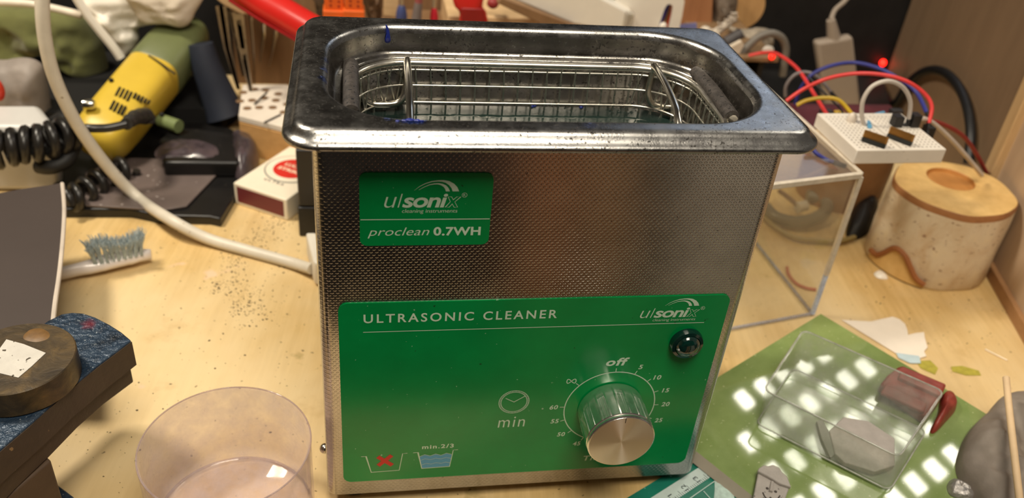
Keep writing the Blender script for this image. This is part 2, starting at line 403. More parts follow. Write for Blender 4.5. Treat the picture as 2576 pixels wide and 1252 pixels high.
tr = [R3(.0765, .0417, .0275, .1784), R3(.0763, .0415, .0273, .1760), R3(.0758, .0411, .0270, .1718), R3(.0752, .0405, .0266, .1706), R3(.0742, .0397, .026, .17005), R3(.0728, .0385, .025, .1699),
      R3(.0722, .0380, .0248, .1695), R3(.0718, .0377, .0246, .1685), R3(.0722, .0380, .0248, .1678), R3(.0720, .0378, .0246, .1668), R3(.0712, .0372, .024, .1660), R3(.0705, .0366, .024, .10), R3(.066, .033, .022, .092), R3(.05, .022, .015, .091)]
make('tank', MB().loft(tr, False, True), M_tank, clean, smooth=60)
drip = AY(973, 62, .0918)
dm = MB().blob([AY(970, 62, .0905), AY(977, 70, .0905), AY(981, 88, .0905), AY(982, 104, .0905), AY(974, 108, .0905), (AY(968, 103, .0905)), AY(972, 84, .0905)], (0, -1, 0), .0007, 0, 4)
make('blue_wax_drip', dm, mat('blue wax', (28, 44, 130), .35, var=.3, bump=.4, vscale=500), clean)['label'] = 'dark blue wax run on the back wall of the tank'
sm = MB()
for (px_, py_, w_) in ((1032, 302, 13), (1018, 304, 8), (1050, 304, 9), (1000, 306, 6), (1062, 306, 5)):
    c = AZ(px_, py_, .1817); sm.blob([c + V((w_ * .00012 * math.cos(a), w_ * .00006 * math.sin(a) + .0004, 0)) for a in (0, 1, 2, 3, 4, 5)], (0, 0, 1), .00035, 0, 3, seed=w_, nz=.0002, nsc=900)
make('blue_wax_smear', sm, MATS['blue wax'], clean)
# feet and screw
for sx in (-1, 1):
    for yy in (.018, .082):
        make('foot', MB().lathe([(.0065, 0), (.0075, .001), (.0075, .005), (.007, .0066)], (sx * .070, yy, 0), seg=24), mat('black rubber', (18, 17, 16), .7), clean)
make('screw', MB().ball((-.0825, .022, .0185), .0023, (1, 1, 1), 16, 10), mat('bright steel', (200, 196, 186), .2, 1, var=.1), clean)
# printed parts
M_green = None
def m_label(name, g1, g2):
    m, nt, bb = new_mat(name); p = geo_pos(nt)
    n = noise_tex(nt, 40, 4, .6, p); col = ramp(nt, n.outputs['Fac'], [(.35, g1), (.65, g2)]).outputs['Color']
    d = noise_tex(nt, 620, 2, .5, p); col = mixc(nt, ramp(nt, d.outputs['Fac'], [(.765, (0, 0, 0)), (.78, (.8,) * 3)]).outputs['Color'], col, (.30, .55, .36))
    d2 = noise_tex(nt, 480, 2, .5, geo_pos(nt, (1, 1, 1), (2, 2, 2))); col = mixc(nt, ramp(nt, d2.outputs['Fac'], [(.77, (0, 0, 0)), (.79, (.8,) * 3)]).outputs['Color'], col, (.01, .02, .01))
    nt.links.new(col, bb.inputs['Base Color']); bb.inputs['Roughness'].default_value = .22; bb.inputs['Specular IOR Level'].default_value = .5
    s_ = noise_tex(nt, 900, 4, .6, p); bump_into(nt, bb, s_.outputs['Fac'], .00003, .3)
    return m
M_green = m_label('green label', lin((0, 134, 66)), lin((0, 144, 72)))
M_white = mat('white print', (205, 228, 205), .4, var=.05)
def plate(x0, x1, z0, z1, r, y0, y1):
    p = [V((q.x, y0, q.y)) for q in rrect((x0 + x1) / 2, (z0 + z1) / 2, (x1 - x0) / 2, (z1 - z0) / 2, r, 0, 6)]
    return MB().prism(p, (0, y1 - y0, 0))
YP = YF - .0004; YT = YP - .00006
def logo(M, x, z, k, kz):
    """swoosh, italic name, registered mark and strap line; x,z = left end of the base line"""
    X = lambda u: x + (u - 610) / 5.69 * .1337e-3 * k
    Zf = lambda v: z + (570 - v) / 5.69 * .156e-3 * kz
    text_mb('u', X(608), X(785), Zf(572), Zf(420), YT, .25, -.012, 1, M)
    text_mb('l', X(797), X(868), Zf(570), Zf(376), YT, .3, -.012, 1, M)
    text_mb('soni', X(862), X(1513), Zf(574), Zf(376), YT, .22, .022, .92, M)
    xo = [(1480, 570), (1550, 490), (1515, 420), (1565, 420), (1590, 462), (1640, 420), (1698, 420), (1615, 492), (1660, 570), (1608, 570), (1580, 522), (1535, 570)]
    stroke(M, [(X(a), Zf(c)) for a, c in xo], .00016 * k, YT, True)
    def band(top, bot):
        n = len(top); vs = [V((X(a), YT, Zf(c))) for a, c in top] + [V((X(a), YT, Zf(c))) for a, c in bot]
        M.add(vs, [(i, i + 1, n + i + 1, n + i) for i in range(n - 1)])
    band([(1030, 327), (1100, 270), (1180, 228), (1270, 198), (1360, 186), (1440, 184), (1520, 198), (1590, 235), (1640, 285), (1668, 342)],
         [(1034, 327), (1104, 276), (1184, 238), (1272, 212), (1360, 204), (1420, 208), (1470, 222), (1520, 255), (1555, 295), (1575, 342)])
    band([(1090, 322), (1160, 280), (1240, 244), (1310, 230), (1370, 226), (1430, 236), (1480, 260), (1515, 296), (1536, 342)],
         [(1094, 324), (1164, 286), (1244, 254), (1312, 244), (1360, 244), (1400, 254), (1440, 276), (1465, 306), (1478, 342)])
    cx, cz = X(1750), Zf(395); rr = .00085 * k
    stroke(M, [(cx + rr * math.cos(a * PI / 10), cz + rr * math.sin(a * PI / 10)) for a in range(20)], .00014, YT, True)
    text_mb('R', cx - .0004 * k, cx + .0004 * k, cz - .00045 * k, cz + .00045 * k, YT, 0, 0, 1, M)
    text_mb('cleaning instruments', X(862), X(1660), Zf(664), Zf(594), YT, .12, -.008, .95, M)
stk = make('name_sticker', plate(-.0664, -.0219, .1342, .1628, .0026, YF - .0005, YF + .0003), M_green, clean); stk['label'] = 'small green sticker with white lettering'
YT = YF - .0005 - .00006
w = MB(); logo(w, -.0582, .1496, 1, 1)
text_mb('proclean', -.0638, -.0428, .1373, .1416, YT, .3, -.004, 1.02, w)
text_mb('0.7WH', -.0414, -.0250, .1381, .1417, YT, 0, .03, 1.05, w)
stroke(w, [(-.0661, .14485), (-.0222, .14485)], .00032, YT)
make('lettering', w, M_white, stk, smooth=0)
YT = YP - .00006
pan = make('control_panel', plate(-.0745, .0752, .0153, .1093, .0035, YP, YF + .0003), M_green, clean); pan['label'] = 'large green control panel with white print'
w = MB()
text_mb('ULTRASONIC CLEANER', -.0655, .0068, .1001, .1042, YT, 0, .016, 1.3, w)
stroke(w, [(-.0657, .0959), (.0668, .0959)], .0003, YT)
make('title', w, M_white, pan, smooth=0)
w = MB(); logo(w, .0398, .0990, .93, .86); make('logo', w, M_white, pan, smooth=0)
KC = V((.0349, 0, .0521)); w = MB()
stroke(w, [(KC.x + .0193 * math.cos(a * PI / 40), KC.z + .0193 * math.sin(a * PI / 40)) for a in range(-12, 65)], .00042, YT)
for dg_ in (91, 66, 44, 22, 0, -22, 139, 177, 199, 221, 243):
    a = math.radians(dg_); stroke(w, [(KC.x + .0193 * math.cos(a), KC.z + .0193 * math.sin(a)), (KC.x + .0213 * math.cos(a), KC.z + .0213 * math.sin(a))], .0003, YT)
text_mb('off', .0298, .0393, .0748, .0790, YT, .22, .03, 1.1, w)
for t_, x_, z_, x2, z2 in (('5', .0438, .0725, .0456, .0748), ('10', .0512, .0664, .0545, .0688), ('15', .0563, .0590, .0594, .0613), ('20', .0575, .0510, .0611, .0534), ('25', .0563, .0417, .0597, .0441),
                           ('60', .0093, .0521, .0128, .0545), ('55', .0106, .0441, .0141, .0465), ('50', .0143, .0362, .0177, .0386), ('45', .0219, .0301, .0253, .0325), ('TIMER', .0278, .0204, .0420, .0234)):
    text_mb(t_, x_, x2, z_, z2, YT, .15, .02, 1.1, w)
def lem(cx, cz, rx, rz): return [(cx + rx * math.sin(t * PI / 14) , cz + rz * math.sin(t * PI / 7)) for t in range(28)]
stroke(w, lem(.0167, .0674, .0019, .0011), .00036, YT, True)
stroke(w, [(.0064 + .0003 * math.cos(a), .0528 + .0003 * math.sin(a)) for a in range(6)], .00016, YT, True)
make('dial_scale', w, M_white, pan, smooth=0)
w = MB(); cc = (-.0059, .0573)
for rr in (.0062, .0053): stroke(w, [(cc[0] + rr * math.cos(a * PI / 24), cc[1] + rr * math.sin(a * PI / 24)) for a in range(48)], .0002, YT, True)
for a in range(60):
    t = a * PI / 30; stroke(w, [(cc[0] + .0054 * math.cos(t), cc[1] + .0054 * math.sin(t)), (cc[0] + .0061 * math.cos(t), cc[1] + .0061 * math.sin(t))], .00018, YT)
stroke(w, [(cc[0] - .0036, cc[1] + .0022), cc, (cc[0] + .0043, cc[1] + .0030)], .00028, YT)
text_mb('min', -.0115, -.0003, .0432, .0490, YT, .08, -.004, 1.15, w)
make('clock_symbol', w, M_white, pan, smooth=0)
w = MB()
# the two tank symbols, from their corners on the panel
def pp(px_, py_): q = AY(px_, py_, YP); return (q.x, q.z)
cr = lambda u, v: pp(860 + u / 6.779, 1080 + v / 6.779)
stroke(w, [cr(330, 460), cr(412, 456), cr(500, 726), cr(978, 690), cr(1036, 408), cr(1118, 400)], .0003, YT)
stroke(w, [cr(1216, 394), cr(1298, 388), cr(1362, 660), cr(1836, 626), cr(1900, 346), cr(1980, 340)], .0003, YT)
stroke(w, [cr(1322, 458), cr(1415, 424), cr(1505, 444), cr(1600, 412), cr(1690, 434), cr(1785, 398), cr(1875, 418)], .0002, YT - .00004)
stroke(w, [cr(1346, 520), cr(1420, 494), cr(1510, 510), cr(1600, 484), cr(1690, 496), cr(1775, 472), cr(1858, 486)], .00016, YT - .00004)
stroke(w, [cr(1362, 598), cr(1440, 572), cr(1520, 584), cr(1605, 560), cr(1690, 572), cr(1770, 550), cr(1845, 562)], .00016, YT - .00004)
text_mb('min.2/3', -.0423, -.0292, .0328, .0351, YT, 0, .025, 1.2, w)
make('tank_symbols', w, M_white, pan, smooth=0)
w = MB()
pl = [cr(1322, 462), cr(1415, 428), cr(1505, 448), cr(1600, 416), cr(1690, 438), cr(1785, 402), cr(1872, 422), cr(1832, 622), cr(1368, 656)]
w.add([V((a, YT + .00003, c)) for a, c in pl], [tuple(range(len(pl)))])
o_ = make('water_symbol', w, mat('blue print', (84, 160, 200), .4, var=.03), pan, smooth=0)
w = MB()
stroke(w, [cr(612, 462), cr(860, 606)], .0019, YT); stroke(w, [cr(850, 438), cr(620, 612)], .0019, YT - .00002)
make('cross_symbol', w, mat('red print', (205, 28, 30), .4, var=.05), pan, smooth=0)
# indicator lamp
LC = V((.0612, YP, .0862))
lamp = make('indicator_lamp', MB().lathe([(.0068, .0004), (.0069, -.0012), (.0064, -.0026), (.0052, -.0030), (.0050, -.0024)], LC, 'Y', 40), mat('dark lamp bezel', (8, 40, 34), .12, var=.1, coat=.6), clean)
lamp['label'] = 'dark green round indicator lamp'
make('lens', MB().lathe([(.0051, -.0024), (.0047, -.0036), (.0036, -.0046), (.0020, -.0052), (.0004, -.0054)], LC, 'Y', 32), mat('lamp lens', (5, 40, 34), .1, var=.5, vscale=700, bump=.2, coat=1), lamp)
# knob
m, nt, bb = new_mat('turned aluminium'); bb.inputs['Metallic'].default_value = 1
pn = noise_tex(nt, 500, 5, .7, geo_pos(nt)); nt.links.new(ramp(nt, pn.outputs['Fac'], [(.3, (.62, .61, .57)), (.5, (.86, .85, .81))]).outputs['Color'], bb.inputs['Base Color'])
bb.inputs['Roughness'].default_value = .25; bb.inputs['Metallic'].default_value = .94; M_alu = m
m, nt, bb = new_mat('spun aluminium face'); bb.inputs['Metallic'].default_value = 1; bb.inputs['Base Color'].default_value = (.90, .89, .84, 1)
bb.inputs['Roughness'].default_value = .30; bb.inputs['Anisotropic'].default_value = .92; bb.inputs['Anisotropic Rotation'].default_value = .25
g = nt.nodes.new('ShaderNodeNewGeometry'); sb = nt.nodes.new('ShaderNodeVectorMath'); sb.operation = 'SUBTRACT'; nt.links.new(g.outputs['Position'], sb.inputs[0]); sb.inputs[1].default_value = (KC.x, -.014, KC.z)
cx_ = nt.nodes.new('ShaderNodeVectorMath'); cx_.operation = 'CROSS_PRODUCT'; nt.links.new(sb.outputs[0], cx_.inputs[0]); cx_.inputs[1].default_value = (0, 1, 0)
nz_ = nt.nodes.new('ShaderNodeVectorMath'); nz_.operation = 'NORMALIZE'; nt.links.new(cx_.outputs[0], nz_.inputs[0]); nt.links.new(nz_.outputs[0], bb.inputs['Tangent'])
M_spun = m
kn = thing('x', 'x', 'x', (0, 0, 0)); bpy.data.objects.remove(kn)
def ksq(fine, amp):
    def f(x, y, h, a):
        r = math.hypot(x, y); k = 0
        if -.0118 < h < -.0012:
            seg = (a / (2 * PI) * 22) % 1
            k = amp if seg < .16 else (-.00016 if int(a / (2 * PI) * 22) % 2 == 0 and int(a * fine) % 2 == 0 else 0)
        rr = (r + k) / max(r, 1e-9); return x * rr, y * rr
    return f
KY = V((KC.x, 0, KC.z))
kb = make('knob', MB().lathe([(.0128, .0052), (.0136, .0048), (.0138, .0040), (.0138, -.0008), (.0138, -.00125), (.0138, -.0117), (.0138, -.0121), (.0133, -.0124), (.0133, -.0128), (.01375, -.0131), (.01375, -.0138), (.0133, -.0141)], KY, 'Y', 528, True, True, ksq(75, .00022)), M_alu, clean, smooth=30)
kb['label'] = 'round ribbed aluminium timer knob'
make('knob_face', MB().lathe([(.0132, -.01405), (.0131, -.01425), (.0004, -.01430)], KY, 'Y', 64, True, True), M_spun, kb, smooth=0)
a_ = V((KC.x - .0001, -.0144, KC.z + .0105)); make('pointer_mark', MB().box(a_ + V((-.00012, 0, 0)), a_ + V((.00012, .0003, .0026))), mat('dark groove', (60, 54, 46), .6), kb)

# ================================================================== wire basket in the tank
bas = thing('wire_basket', 'stainless wire mesh basket hanging inside the steel tank, half under water', 'basket', (0, .05, .095))
M_wire = m_steel('basket wire', (.60, .57, .50), (.82, .79, .72), .3, .06, .85, .1)
BX, BY, BR = .0690, .0340, .0225
def prr(z, o=0, n=12): return rrect(0, .05, BX + o, BY + o, BR + o, z, n)
def perimeter(t, z, o=0):
    """point at length t (0..1) round the basket"""
    hx, hy2, r = BX + o, BY + o, BR + o
    sx, sy = 2 * (hx - r), 2 * (hy2 - r); q = PI / 2 * r; L = 2 * sx + 2 * sy + 4 * q; d = (t % 1) * L
    for kind, ln, a in (('s', sx, 0), ('c', q, 0), ('s', sy, 1), ('c', q, 1), ('s', sx, 2), ('c', q, 2), ('s', sy, 3), ('c', q, 3)):
        if d <= ln: break
        d -= ln
    dirs = [V((1, 0)), V((0, 1)), V((-1, 0)), V((0, -1))]; st = [V((-hx + r, -hy2)), V((hx, -hy2 + r)), V((hx - r, hy2)), V((-hx, hy2 - r))]
    ce = [V((hx - r, -hy2 + r)), V((hx - r, hy2 - r)), V((-hx + r, hy2 - r)), V((-hx + r, -hy2 + r))]
    if kind == 's': p = st[a] + dirs[a] * d
    else:
        an = -PI / 2 + a * PI / 2 + d / r; p = ce[a] + V((math.cos(an), math.sin(an))) * r
    return V((p.x, p.y + .05, z)), kind, a
w = MB()
for z, o, r in ((.1662, 0, .00045), (.1598, -.0006, .00045), (.1526, -.0010, .0005), (.145, -.0012, .00045), (.137, -.0014, .00045), (.129, -.0015, .00045), (.120, -.0016, .00045), (.110, -.0018, .00045)):
    ring = prr(z, o); w.tube(ring + [ring[0]], r, 6, 1, False, False)
NV = 62
for i in range(NV):
    p, k, a = perimeter(i / NV, .169); 
    if k == 's' and a in (0, 2):
        pts = [perimeter(i / NV, .1685)[0], perimeter(i / NV, .155, -.0006)[0], perimeter(i / NV, .120, -.0012)[0], perimeter(i / NV, .106, -.004)[0]]
        w.tube(pts, .00042, 5, 3)
for i in range(150):                              # slanting wires close together at the ends
    t = i / 150; p, k, a = perimeter(t, .169)
    if k == 's' and a in (0, 2): continue
    w.tube([perimeter(t, .1685)[0], perimeter(t + (.012 if i % 2 else -.009), .150, -.0006)[0], perimeter(t + (.02 if i % 2 else -.018), .125, -.0012)[0]], .0004, 5, 2)
for i in range(22):
    x = -.062 + i * .0059; w.tube([(x, .02, .106), (x, .08, .106)], .0004, 5, 1)
for i in range(10):
    y = .023 + i * .006; w.tube([(-.064, y, .1065), (.064, y, .1065)], .0004, 5, 1)
make('mesh', w, M_wire, bas, smooth=80)
w = MB(); ring = prr(.1690, .0003); w.tube(ring + [ring[0]], .0014, 10, 1, False, False); make('rim_wire', w, M_wire, bas, smooth=80)
def handle(pts, r=.00145):
    make('handle', MB().tube(pts, r, 12, 6), mat('polished wire', (214, 208, 194), .2, 1, var=.15, vscale=200), bas, smooth=80)
# hanging loops: down the back wall, across, up, then forward over the tank to a rounded end
handle([(-.0664, .0765, .1682), (-.0660, .0775, .1620), (-.0648, .0782, .1565), (-.0615, .0790, .1535), (-.0560, .0792, .1530), (-.0510, .0800, .1534), (-.0483, .0810, .1562), (-.0473, .0825, .1610), (-.0470, .0825, .1695),
        (-.0472, .0800, .1712), (-.0478, .0600, .1722), (-.0485, .0380, .1730), (-.0490, .0270, .1720), (-.0491, .0225, .1705)])
handle([(.0745, .0735, .1665), (.0742, .0750, .1612), (.0722, .0768, .1562), (.0680, .0785, .1542), (.0620, .0800, .1538), (.0570, .0805, .1544), (.0550, .0812, .1572), (.0545, .0825, .1620), (.0552, .0825, .1700),
        (.0550, .0800, .1712), (.0530, .0600, .1722), (.0500, .0380, .1730), (.0483, .0290, .1720), (.0478, .0245, .1702)])
M_slv = mat('grimy sleeve', (60, 55, 52), .55, var=.5, vscale=350, bump=.6, specks=(700, .62, (22, 20, 20)))
for x0, x1 in ((-.0690, -.0688), (.0722, .0712)):
    sl = make('hanger_sleeve', MB().tube([(x0, .078, .1700), (x0, .060, .1706), (x1, .034, .1706)], .0030, 16, 3), M_slv, bas, smooth=60)
    sl['label'] = 'grimy dark plastic sleeve on the end bar'
    make('bar_end', MB().tube([(x1, .036, .1706), (x1, .0325, .1706)], .0019, 12, 1), mat('bright steel', (200, 196, 186), .2, 1), sl)
# water
m, nt, bb = new_mat('tank water'); bb.inputs['Base Color'].default_value = (.015, .028, .024, 1); bb.inputs['Roughness'].default_value = .03; bb.inputs['IOR'].default_value = 1.33
bb.inputs['Specular IOR Level'].default_value = .6; bb.inputs['Alpha'].default_value = .90
wn = noise_tex(nt, 70, 3, .5, geo_pos(nt)); bump_into(nt, bb, wn.outputs['Fac'], .0010, .35)
w = MB(); w.loft([rrect(0, .05, .0705, .0366, .024, .0935, 8), rrect(0, .05, .0706, .0367, .024, .1497, 8)], True, True)
wt = make('tank_water', w, m, None, smooth=30); tag(wt, 'dark murky water standing in the steel tank', 'water', kind='stuff')
w = MB()
for (a, c) in ((1330, 262), (1345, 266), (1356, 262), (1462, 270), (1338, 268)):
    q = AZ(a, c, .1498); w.blob([q + V((.0009 * math.cos(t), .0007 * math.sin(t), 0)) for t in range(6)], (0, 0, 1), .0008, 0, 3, seed=a)
tag(make('wax_scrap', w, MATS['blue wax']), 'small blue wax scraps floating on the water at the back of the tank', 'wax', kind='stuff')

# ================================================================== left side
# power cable from the cleaner's side
cb = thing('power_cable', 'thick off-white power cable curving from the left of the cleaner up to the top left', 'cable', (-.09, .06, .05))
pcz = [AZ(*q, z) for *q, z in ((784, 676, .0060), (745, 664, .0040), (700, 651, .0034), (620, 629, .0034), (520, 599, .0050), (430, 553, .0120))]
pc = [(350, 500, .250), (280, 430, .252), (215, 345, .248), (168, 265, .245), (132, 180, .243), (112, 90, .243), (106, 0, .245), (108, -90, .250)]
M_cab = mat('off-white cable', (214, 206, 190), .42, var=.06, bump=.1, vscale=90, specks=(420, .72, (150, 130, 100)))
make('cable', MB().tube(pcz + [AY(*p) for p in pc], lambda t: .0033 + .0005 * t, 16, 8), M_cab, cb, smooth=80)
c0 = V((-.0818, .055, .0735))
q1 = AY(776, 668, .058)
make('plug', MB().prism([AZ(772, 640, .001), AZ(800, 640, .001), AZ(812, 722, .001), AZ(791, 716, .001)], (0, 0, .016)), mat('white plastic', (226, 220, 206), .4, var=.05), cb, bevel=.0015)
# black box just behind the cleaner
bp_ = thing('black_box', 'black plastic box standing just behind the left edge of the cleaner', 'box', (-.09, .23, 0))
M_blk = mat('black plastic', (20, 19, 19), .38, var=.3, vscale=80, specks=(500, .72, (70, 64, 56)))
make('body', MB().box((-.1036, .2163, 0), (-.065, .262, .021)), M_blk, bp_, bevel=.001)
make('cover', MB().box((-.1030, .2168, .0216), (-.065, .262, .060)), mat('dark grey plastic', (38, 36, 34), .35, var=.2), bp_, bevel=.0012)

# cigarette pack
pk = thing('cigarette_pack', 'white cigarette pack with red roundel lying flat between black case and cleaner', 'pack', (-.12, .25, 0))
F1 = AZ(592, 512, 0); F2 = AZ(724, 556, 0)
e1 = (F2 - F1); wdt = .0545; e1 = e1.normalized(); e2 = V((-e1.y, e1.x, 0))
hgt, lng = .0155, .086
def pkp(a, b_, z): return F1 + e1 * a + e2 * b_ + V((0, 0, z))
wdt = (F2 - F1).length
M_pk = mat('pack card', (238, 228, 206), .38, var=.03)
make('carton', MB().prism([pkp(0, 0, .0002), pkp(wdt, 0, .0002), pkp(wdt, lng * .72, .0002), pkp(0, lng * .72, .0002)], (0, 0, hgt)), M_pk, pk, bevel=.0008)
make('flip_lid', MB().prism([pkp(-.0003, lng * .725, 0), pkp(wdt + .0003, lng * .725, 0), pkp(wdt + .0003, lng, 0), pkp(-.0003, lng, 0)], (0, 0, hgt + .0005)), mat('pack lid', (226, 228, 222), .3, var=.03), pk, bevel=.0008)
make('end_panel', MB().prism([pkp(.0025, -.0002, .0025), pkp(wdt - .0025, -.0002, .0025), pkp(wdt - .0025, -.0002, hgt - .0018), pkp(.0025, -.0002, hgt - .0018)], e2 * .0003), mat('maroon card', (112, 46, 48), .5, var=.1), pk, bevel=0)['label'] = 'maroon end panel'
rc = pkp(wdt * .52, lng * .40, hgt + .0003)
def disc(c, r, u, v, k=1.0): return [c + u * (r * math.cos(a * PI / 20)) + v * (r * k * math.sin(a * PI / 20)) for a in range(40)]
lg = make('roundel', MB().prism(disc(rc, .0185, e1, e2), (0, 0, .0001)), mat('roundel grey', (120, 124, 118), .4), pk, smooth=0)
make('roundel_ring', MB().prism(disc(rc + V((0, 0, .00012)), .0176, e1, e2), (0, 0, .0001)), MATS['pack card'], lg, smooth=0)
make('roundel_red', MB().prism(disc(rc + V((0, 0, .00025)), .0128, e1, e2), (0, 0, .0001)), mat('roundel red', (206, 44, 36), .4, var=.05), lg, smooth=0)
tm = MB()
for t_, oz, hw, hh in (('LUCKY', .0012, .0078, .0036), ('STRIKE', -.0050, .0090, .0036)):
    text_mb(t_, -hw, hw, oz, oz + hh, 0, 0, .03, 1, tm)
tm.v = [rc + e1 * q.x + e2 * q.z + V((0, 0, .0004)) for q in tm.v]
make('roundel_letters', tm, mat('letter cream', (240, 220, 190), .4), lg, smooth=0)
tm = MB(); text_mb('ULTRA', -.0075, .0075, -.0215, -.0190, 0, 0, .01, 1.5, tm); tm.v = [rc + e1 * q.x + e2 * q.z + V((0, 0, .0002)) for q in tm.v]
make('small_print', tm, mat('print grey', (110, 108, 104), .5), pk, smooth=0)

# toothbrush
tb = thing('toothbrush', 'old white toothbrush with splayed grey bristles lying on the worktop', 'toothbrush', (-.20, .19, 0))
hp = [AZ(150, 688, .006), AZ(185, 680, .0062), AZ(225, 671, .0062), AZ(270, 658, .0062), AZ(320, 646, .0062), AZ(362, 640, .0062)]
def oval_tube(pts, wz):
    s_ = MB(); rings = []
    for i, p in enumerate(pts):
        t = (pts[min(i + 1, len(pts) - 1)] - pts[max(i - 1, 0)]).normalized(); nn = V((-t.y, t.x, 0)).normalized(); w_, z_ = wz[i]
        rings.append([p + nn * (w_ * math.cos(2 * PI * k / 16)) + V((0, 0, z_ * math.sin(2 * PI * k / 16))) for k in range(16)])
    return s_.loft(rings)
P_ = []
for i in range(len(hp) - 1):
    for k in range(4): P_.append(hp[i].lerp(hp[i + 1], k / 4))
P_.append(hp[-1] + V((.004, .0, 0)))
n_ = len(P_) - 1
wz = []
for i in range(n_ + 1):
    t = i / n_; w_ = .0030 + .0028 * max(0, min(1, (t - .25) / .3)) ; w_ *= math.sqrt(max(.02, 1 - max(0, (t - .86) / .15) ** 2)); wz.append((w_, .0038 + .0004 * t if t < .9 else .0034))
make('brush_handle', oval_tube(P_, wz), mat('white pearl plastic', (232, 222, 216), .3, var=.05, coat=.4), tb, smooth=80)
s_ = MB(); bx0 = AZ(238, 648, .0115); bx1 = AZ(352, 624, .0115); du = (bx1 - bx0); nn = V((-du.y, du.x, 0)).normalized(); dun = du.normalized()
for i in range(9):
    for j in (-1, 0, 1):
        base = bx0 + du * (i / 8) + nn * (j * .0028) + V((0, 0, -.003))
        for k in range(22):
            a = rnd.uniform(0, 2 * PI); r = rnd.uniform(0, .0012); sp = V((rnd.gauss(0, .0012), rnd.gauss(0, .0012), 0)) + dun * ((i - 4) * .0006) + nn * (j * .001)
            hh = .0125 + rnd.uniform(-.0015, .001) + .0015 * math.sin(i * .9)
            o_ = V((r * math.cos(a), r * math.sin(a), 0))
            s_.tube([base + o_, base + o_ + V((0, 0, hh * .5)) + sp * .3, base + o_ + V((0, 0, hh)) + sp], lambda t: .00028 - .00012 * t, 4, 2, True)
make('bristles', s_, mat('grey bristle', (176, 188, 190), .6, var=.2, vscale=300), tb, smooth=80)

# curved grey sheet with a pale cut edge
sh = thing('plastic_sheet', 'dark grey-brown plastic sheet with pale cut edge jutting in at the left', 'sheet', (-.29, .2, .02))
ed = [AZ(155, 456, .047), AZ(160, 520, .047), AZ(156, 600, .047), AZ(148, 690, .046), AZ(138, 770, .045), AZ(132, 850, .044)]
tp = [AZ(x_, y_, .047) for x_, y_ in ((155, 456), (120, 462), (60, 470), (0, 481), (-80, 490))]
poly = list(reversed(tp)) + ed[1:] + [AZ(-90, 860, .042)]
poly = [V((p.x, p.y, .046)) for p in poly]
make('sheet', MB().prism(poly, (0, 0, -.0016)), mat('grey-brown plastic', (64, 54, 50), .6, var=.06, vscale=20), sh, bevel=0, smooth=20)
make('cut_edge', MB().tube([V((p.x, p.y, .0455)) for p in ed], .0011, 8, 4), mat('pale edge', (206, 194, 180), .5), sh)['label'] = 'pale bright cut edge'

# white tub behind the sheet
wb = thing('white_container', 'white plastic container at the left edge behind the dark sheet', 'container', (-.28, .26, 0))
cpl = [AZ(-60, 262, .062), AZ(98, 262, .062), AZ(118, 285, .062)]
A_, B_, C_ = AZ(-120, 262, .046), AZ(100, 262, .046), AZ(126, 296, .046)
Dd = AZ(158, 455, .050); 
s_ = MB(); s_.prism([V((A_.x, A_.y, 0)), V((A_.x, A_.y - .030, 0)), V((C_.x + .003, A_.y - .030, 0)), V((C_.x, C_.y, 0)), V((B_.x, B_.y, 0))], (0, 0, .046))
make('tub', s_, mat('white translucent plastic', (206, 204, 200), .35, var=.06, vscale=25), wb, bevel=.004)
_ = lambda *a, **k: None
_('tub_lid', MB().prism([V((A_.x, A_.y - .004, .0562)), V((A_.x, A_.y - .050, .0562)), V((C_.x - .006, A_.y - .050, .0562)), V((C_.x - .005, C_.y, .0562)), V((B_.x - .004, B_.y - .004, .0562))], (0, 0, .002)), mat('pale lid', (214, 214, 212), .3), wb, bevel=.001)
# crinkled clear bag and red cap behind it
bg = MB().blob([AY(x_, y_, .36) for x_, y_ in ((-20, 170), (20, 150), (70, 145), (105, 160), (118, 200), (128, 260), (130, 330), (80, 330), (-20, 330))], (0, -1, 0), .02, .01, 8, .006, 45, seed=3)
tag(make('grey_bag', bg, mat('grey crinkled film', (140, 130, 122), .55, var=.25, vscale=50, bump=.6, bscale=90)), 'crumpled grey plastic bag at the left edge below the green cloth', 'bag')
tag(make('red_canister', MB().ball(AY(-6, 226, .31), .0040, (1, 1, 1.9), 20, 14), mat('red cap', (214, 60, 44), .4)), 'red rounded canister end cut by the left edge of the photo', 'canister')

# green cloth
cl = MB().blob([AY(x_, y_, .43) for x_, y_ in ((-60, 20), (0, 12), (60, 12), (130, 20), (205, 36), (250, 90), (268, 140), (272, 178), (255, 208), (222, 196), (180, 170), (140, 150), (100, 124), (60, 124), (20, 136), (-60, 160))], (0, -1, 0), .022, .01, 22, .014, 42, seed=11, sub=6)
tag(make('green_cloth', cl, mat('olive cloth', (104, 106, 58), .9, var=.25, vscale=35, bump=.5, bscale=900, sheen=.3)), 'folded olive green cloth at the top left behind the cable', 'cloth')
dk = MB().prism([V((a, .465, c)) for a, c in ((-.36, .0005), (-.165, .0005), (-.165, .075), (-.20, .10), (-.36, .10))], (0, .03, 0))
tag(make('black_bag', dk, mat('black fabric', (14, 12, 11), .95, var=.3)), 'black fabric bag filling the gap behind the green cloth and the rotary tool', 'bag')
tag(make('white_strip', MB().tube([AY(x_, y_, .395) for x_, y_ in ((-60, 4), (60, 8), (130, 20), (205, 38))], .0027, 12, 5), mat('white strip', (236, 226, 208), .4)), 'narrow white plastic strip along the top of the green cloth', 'strip')
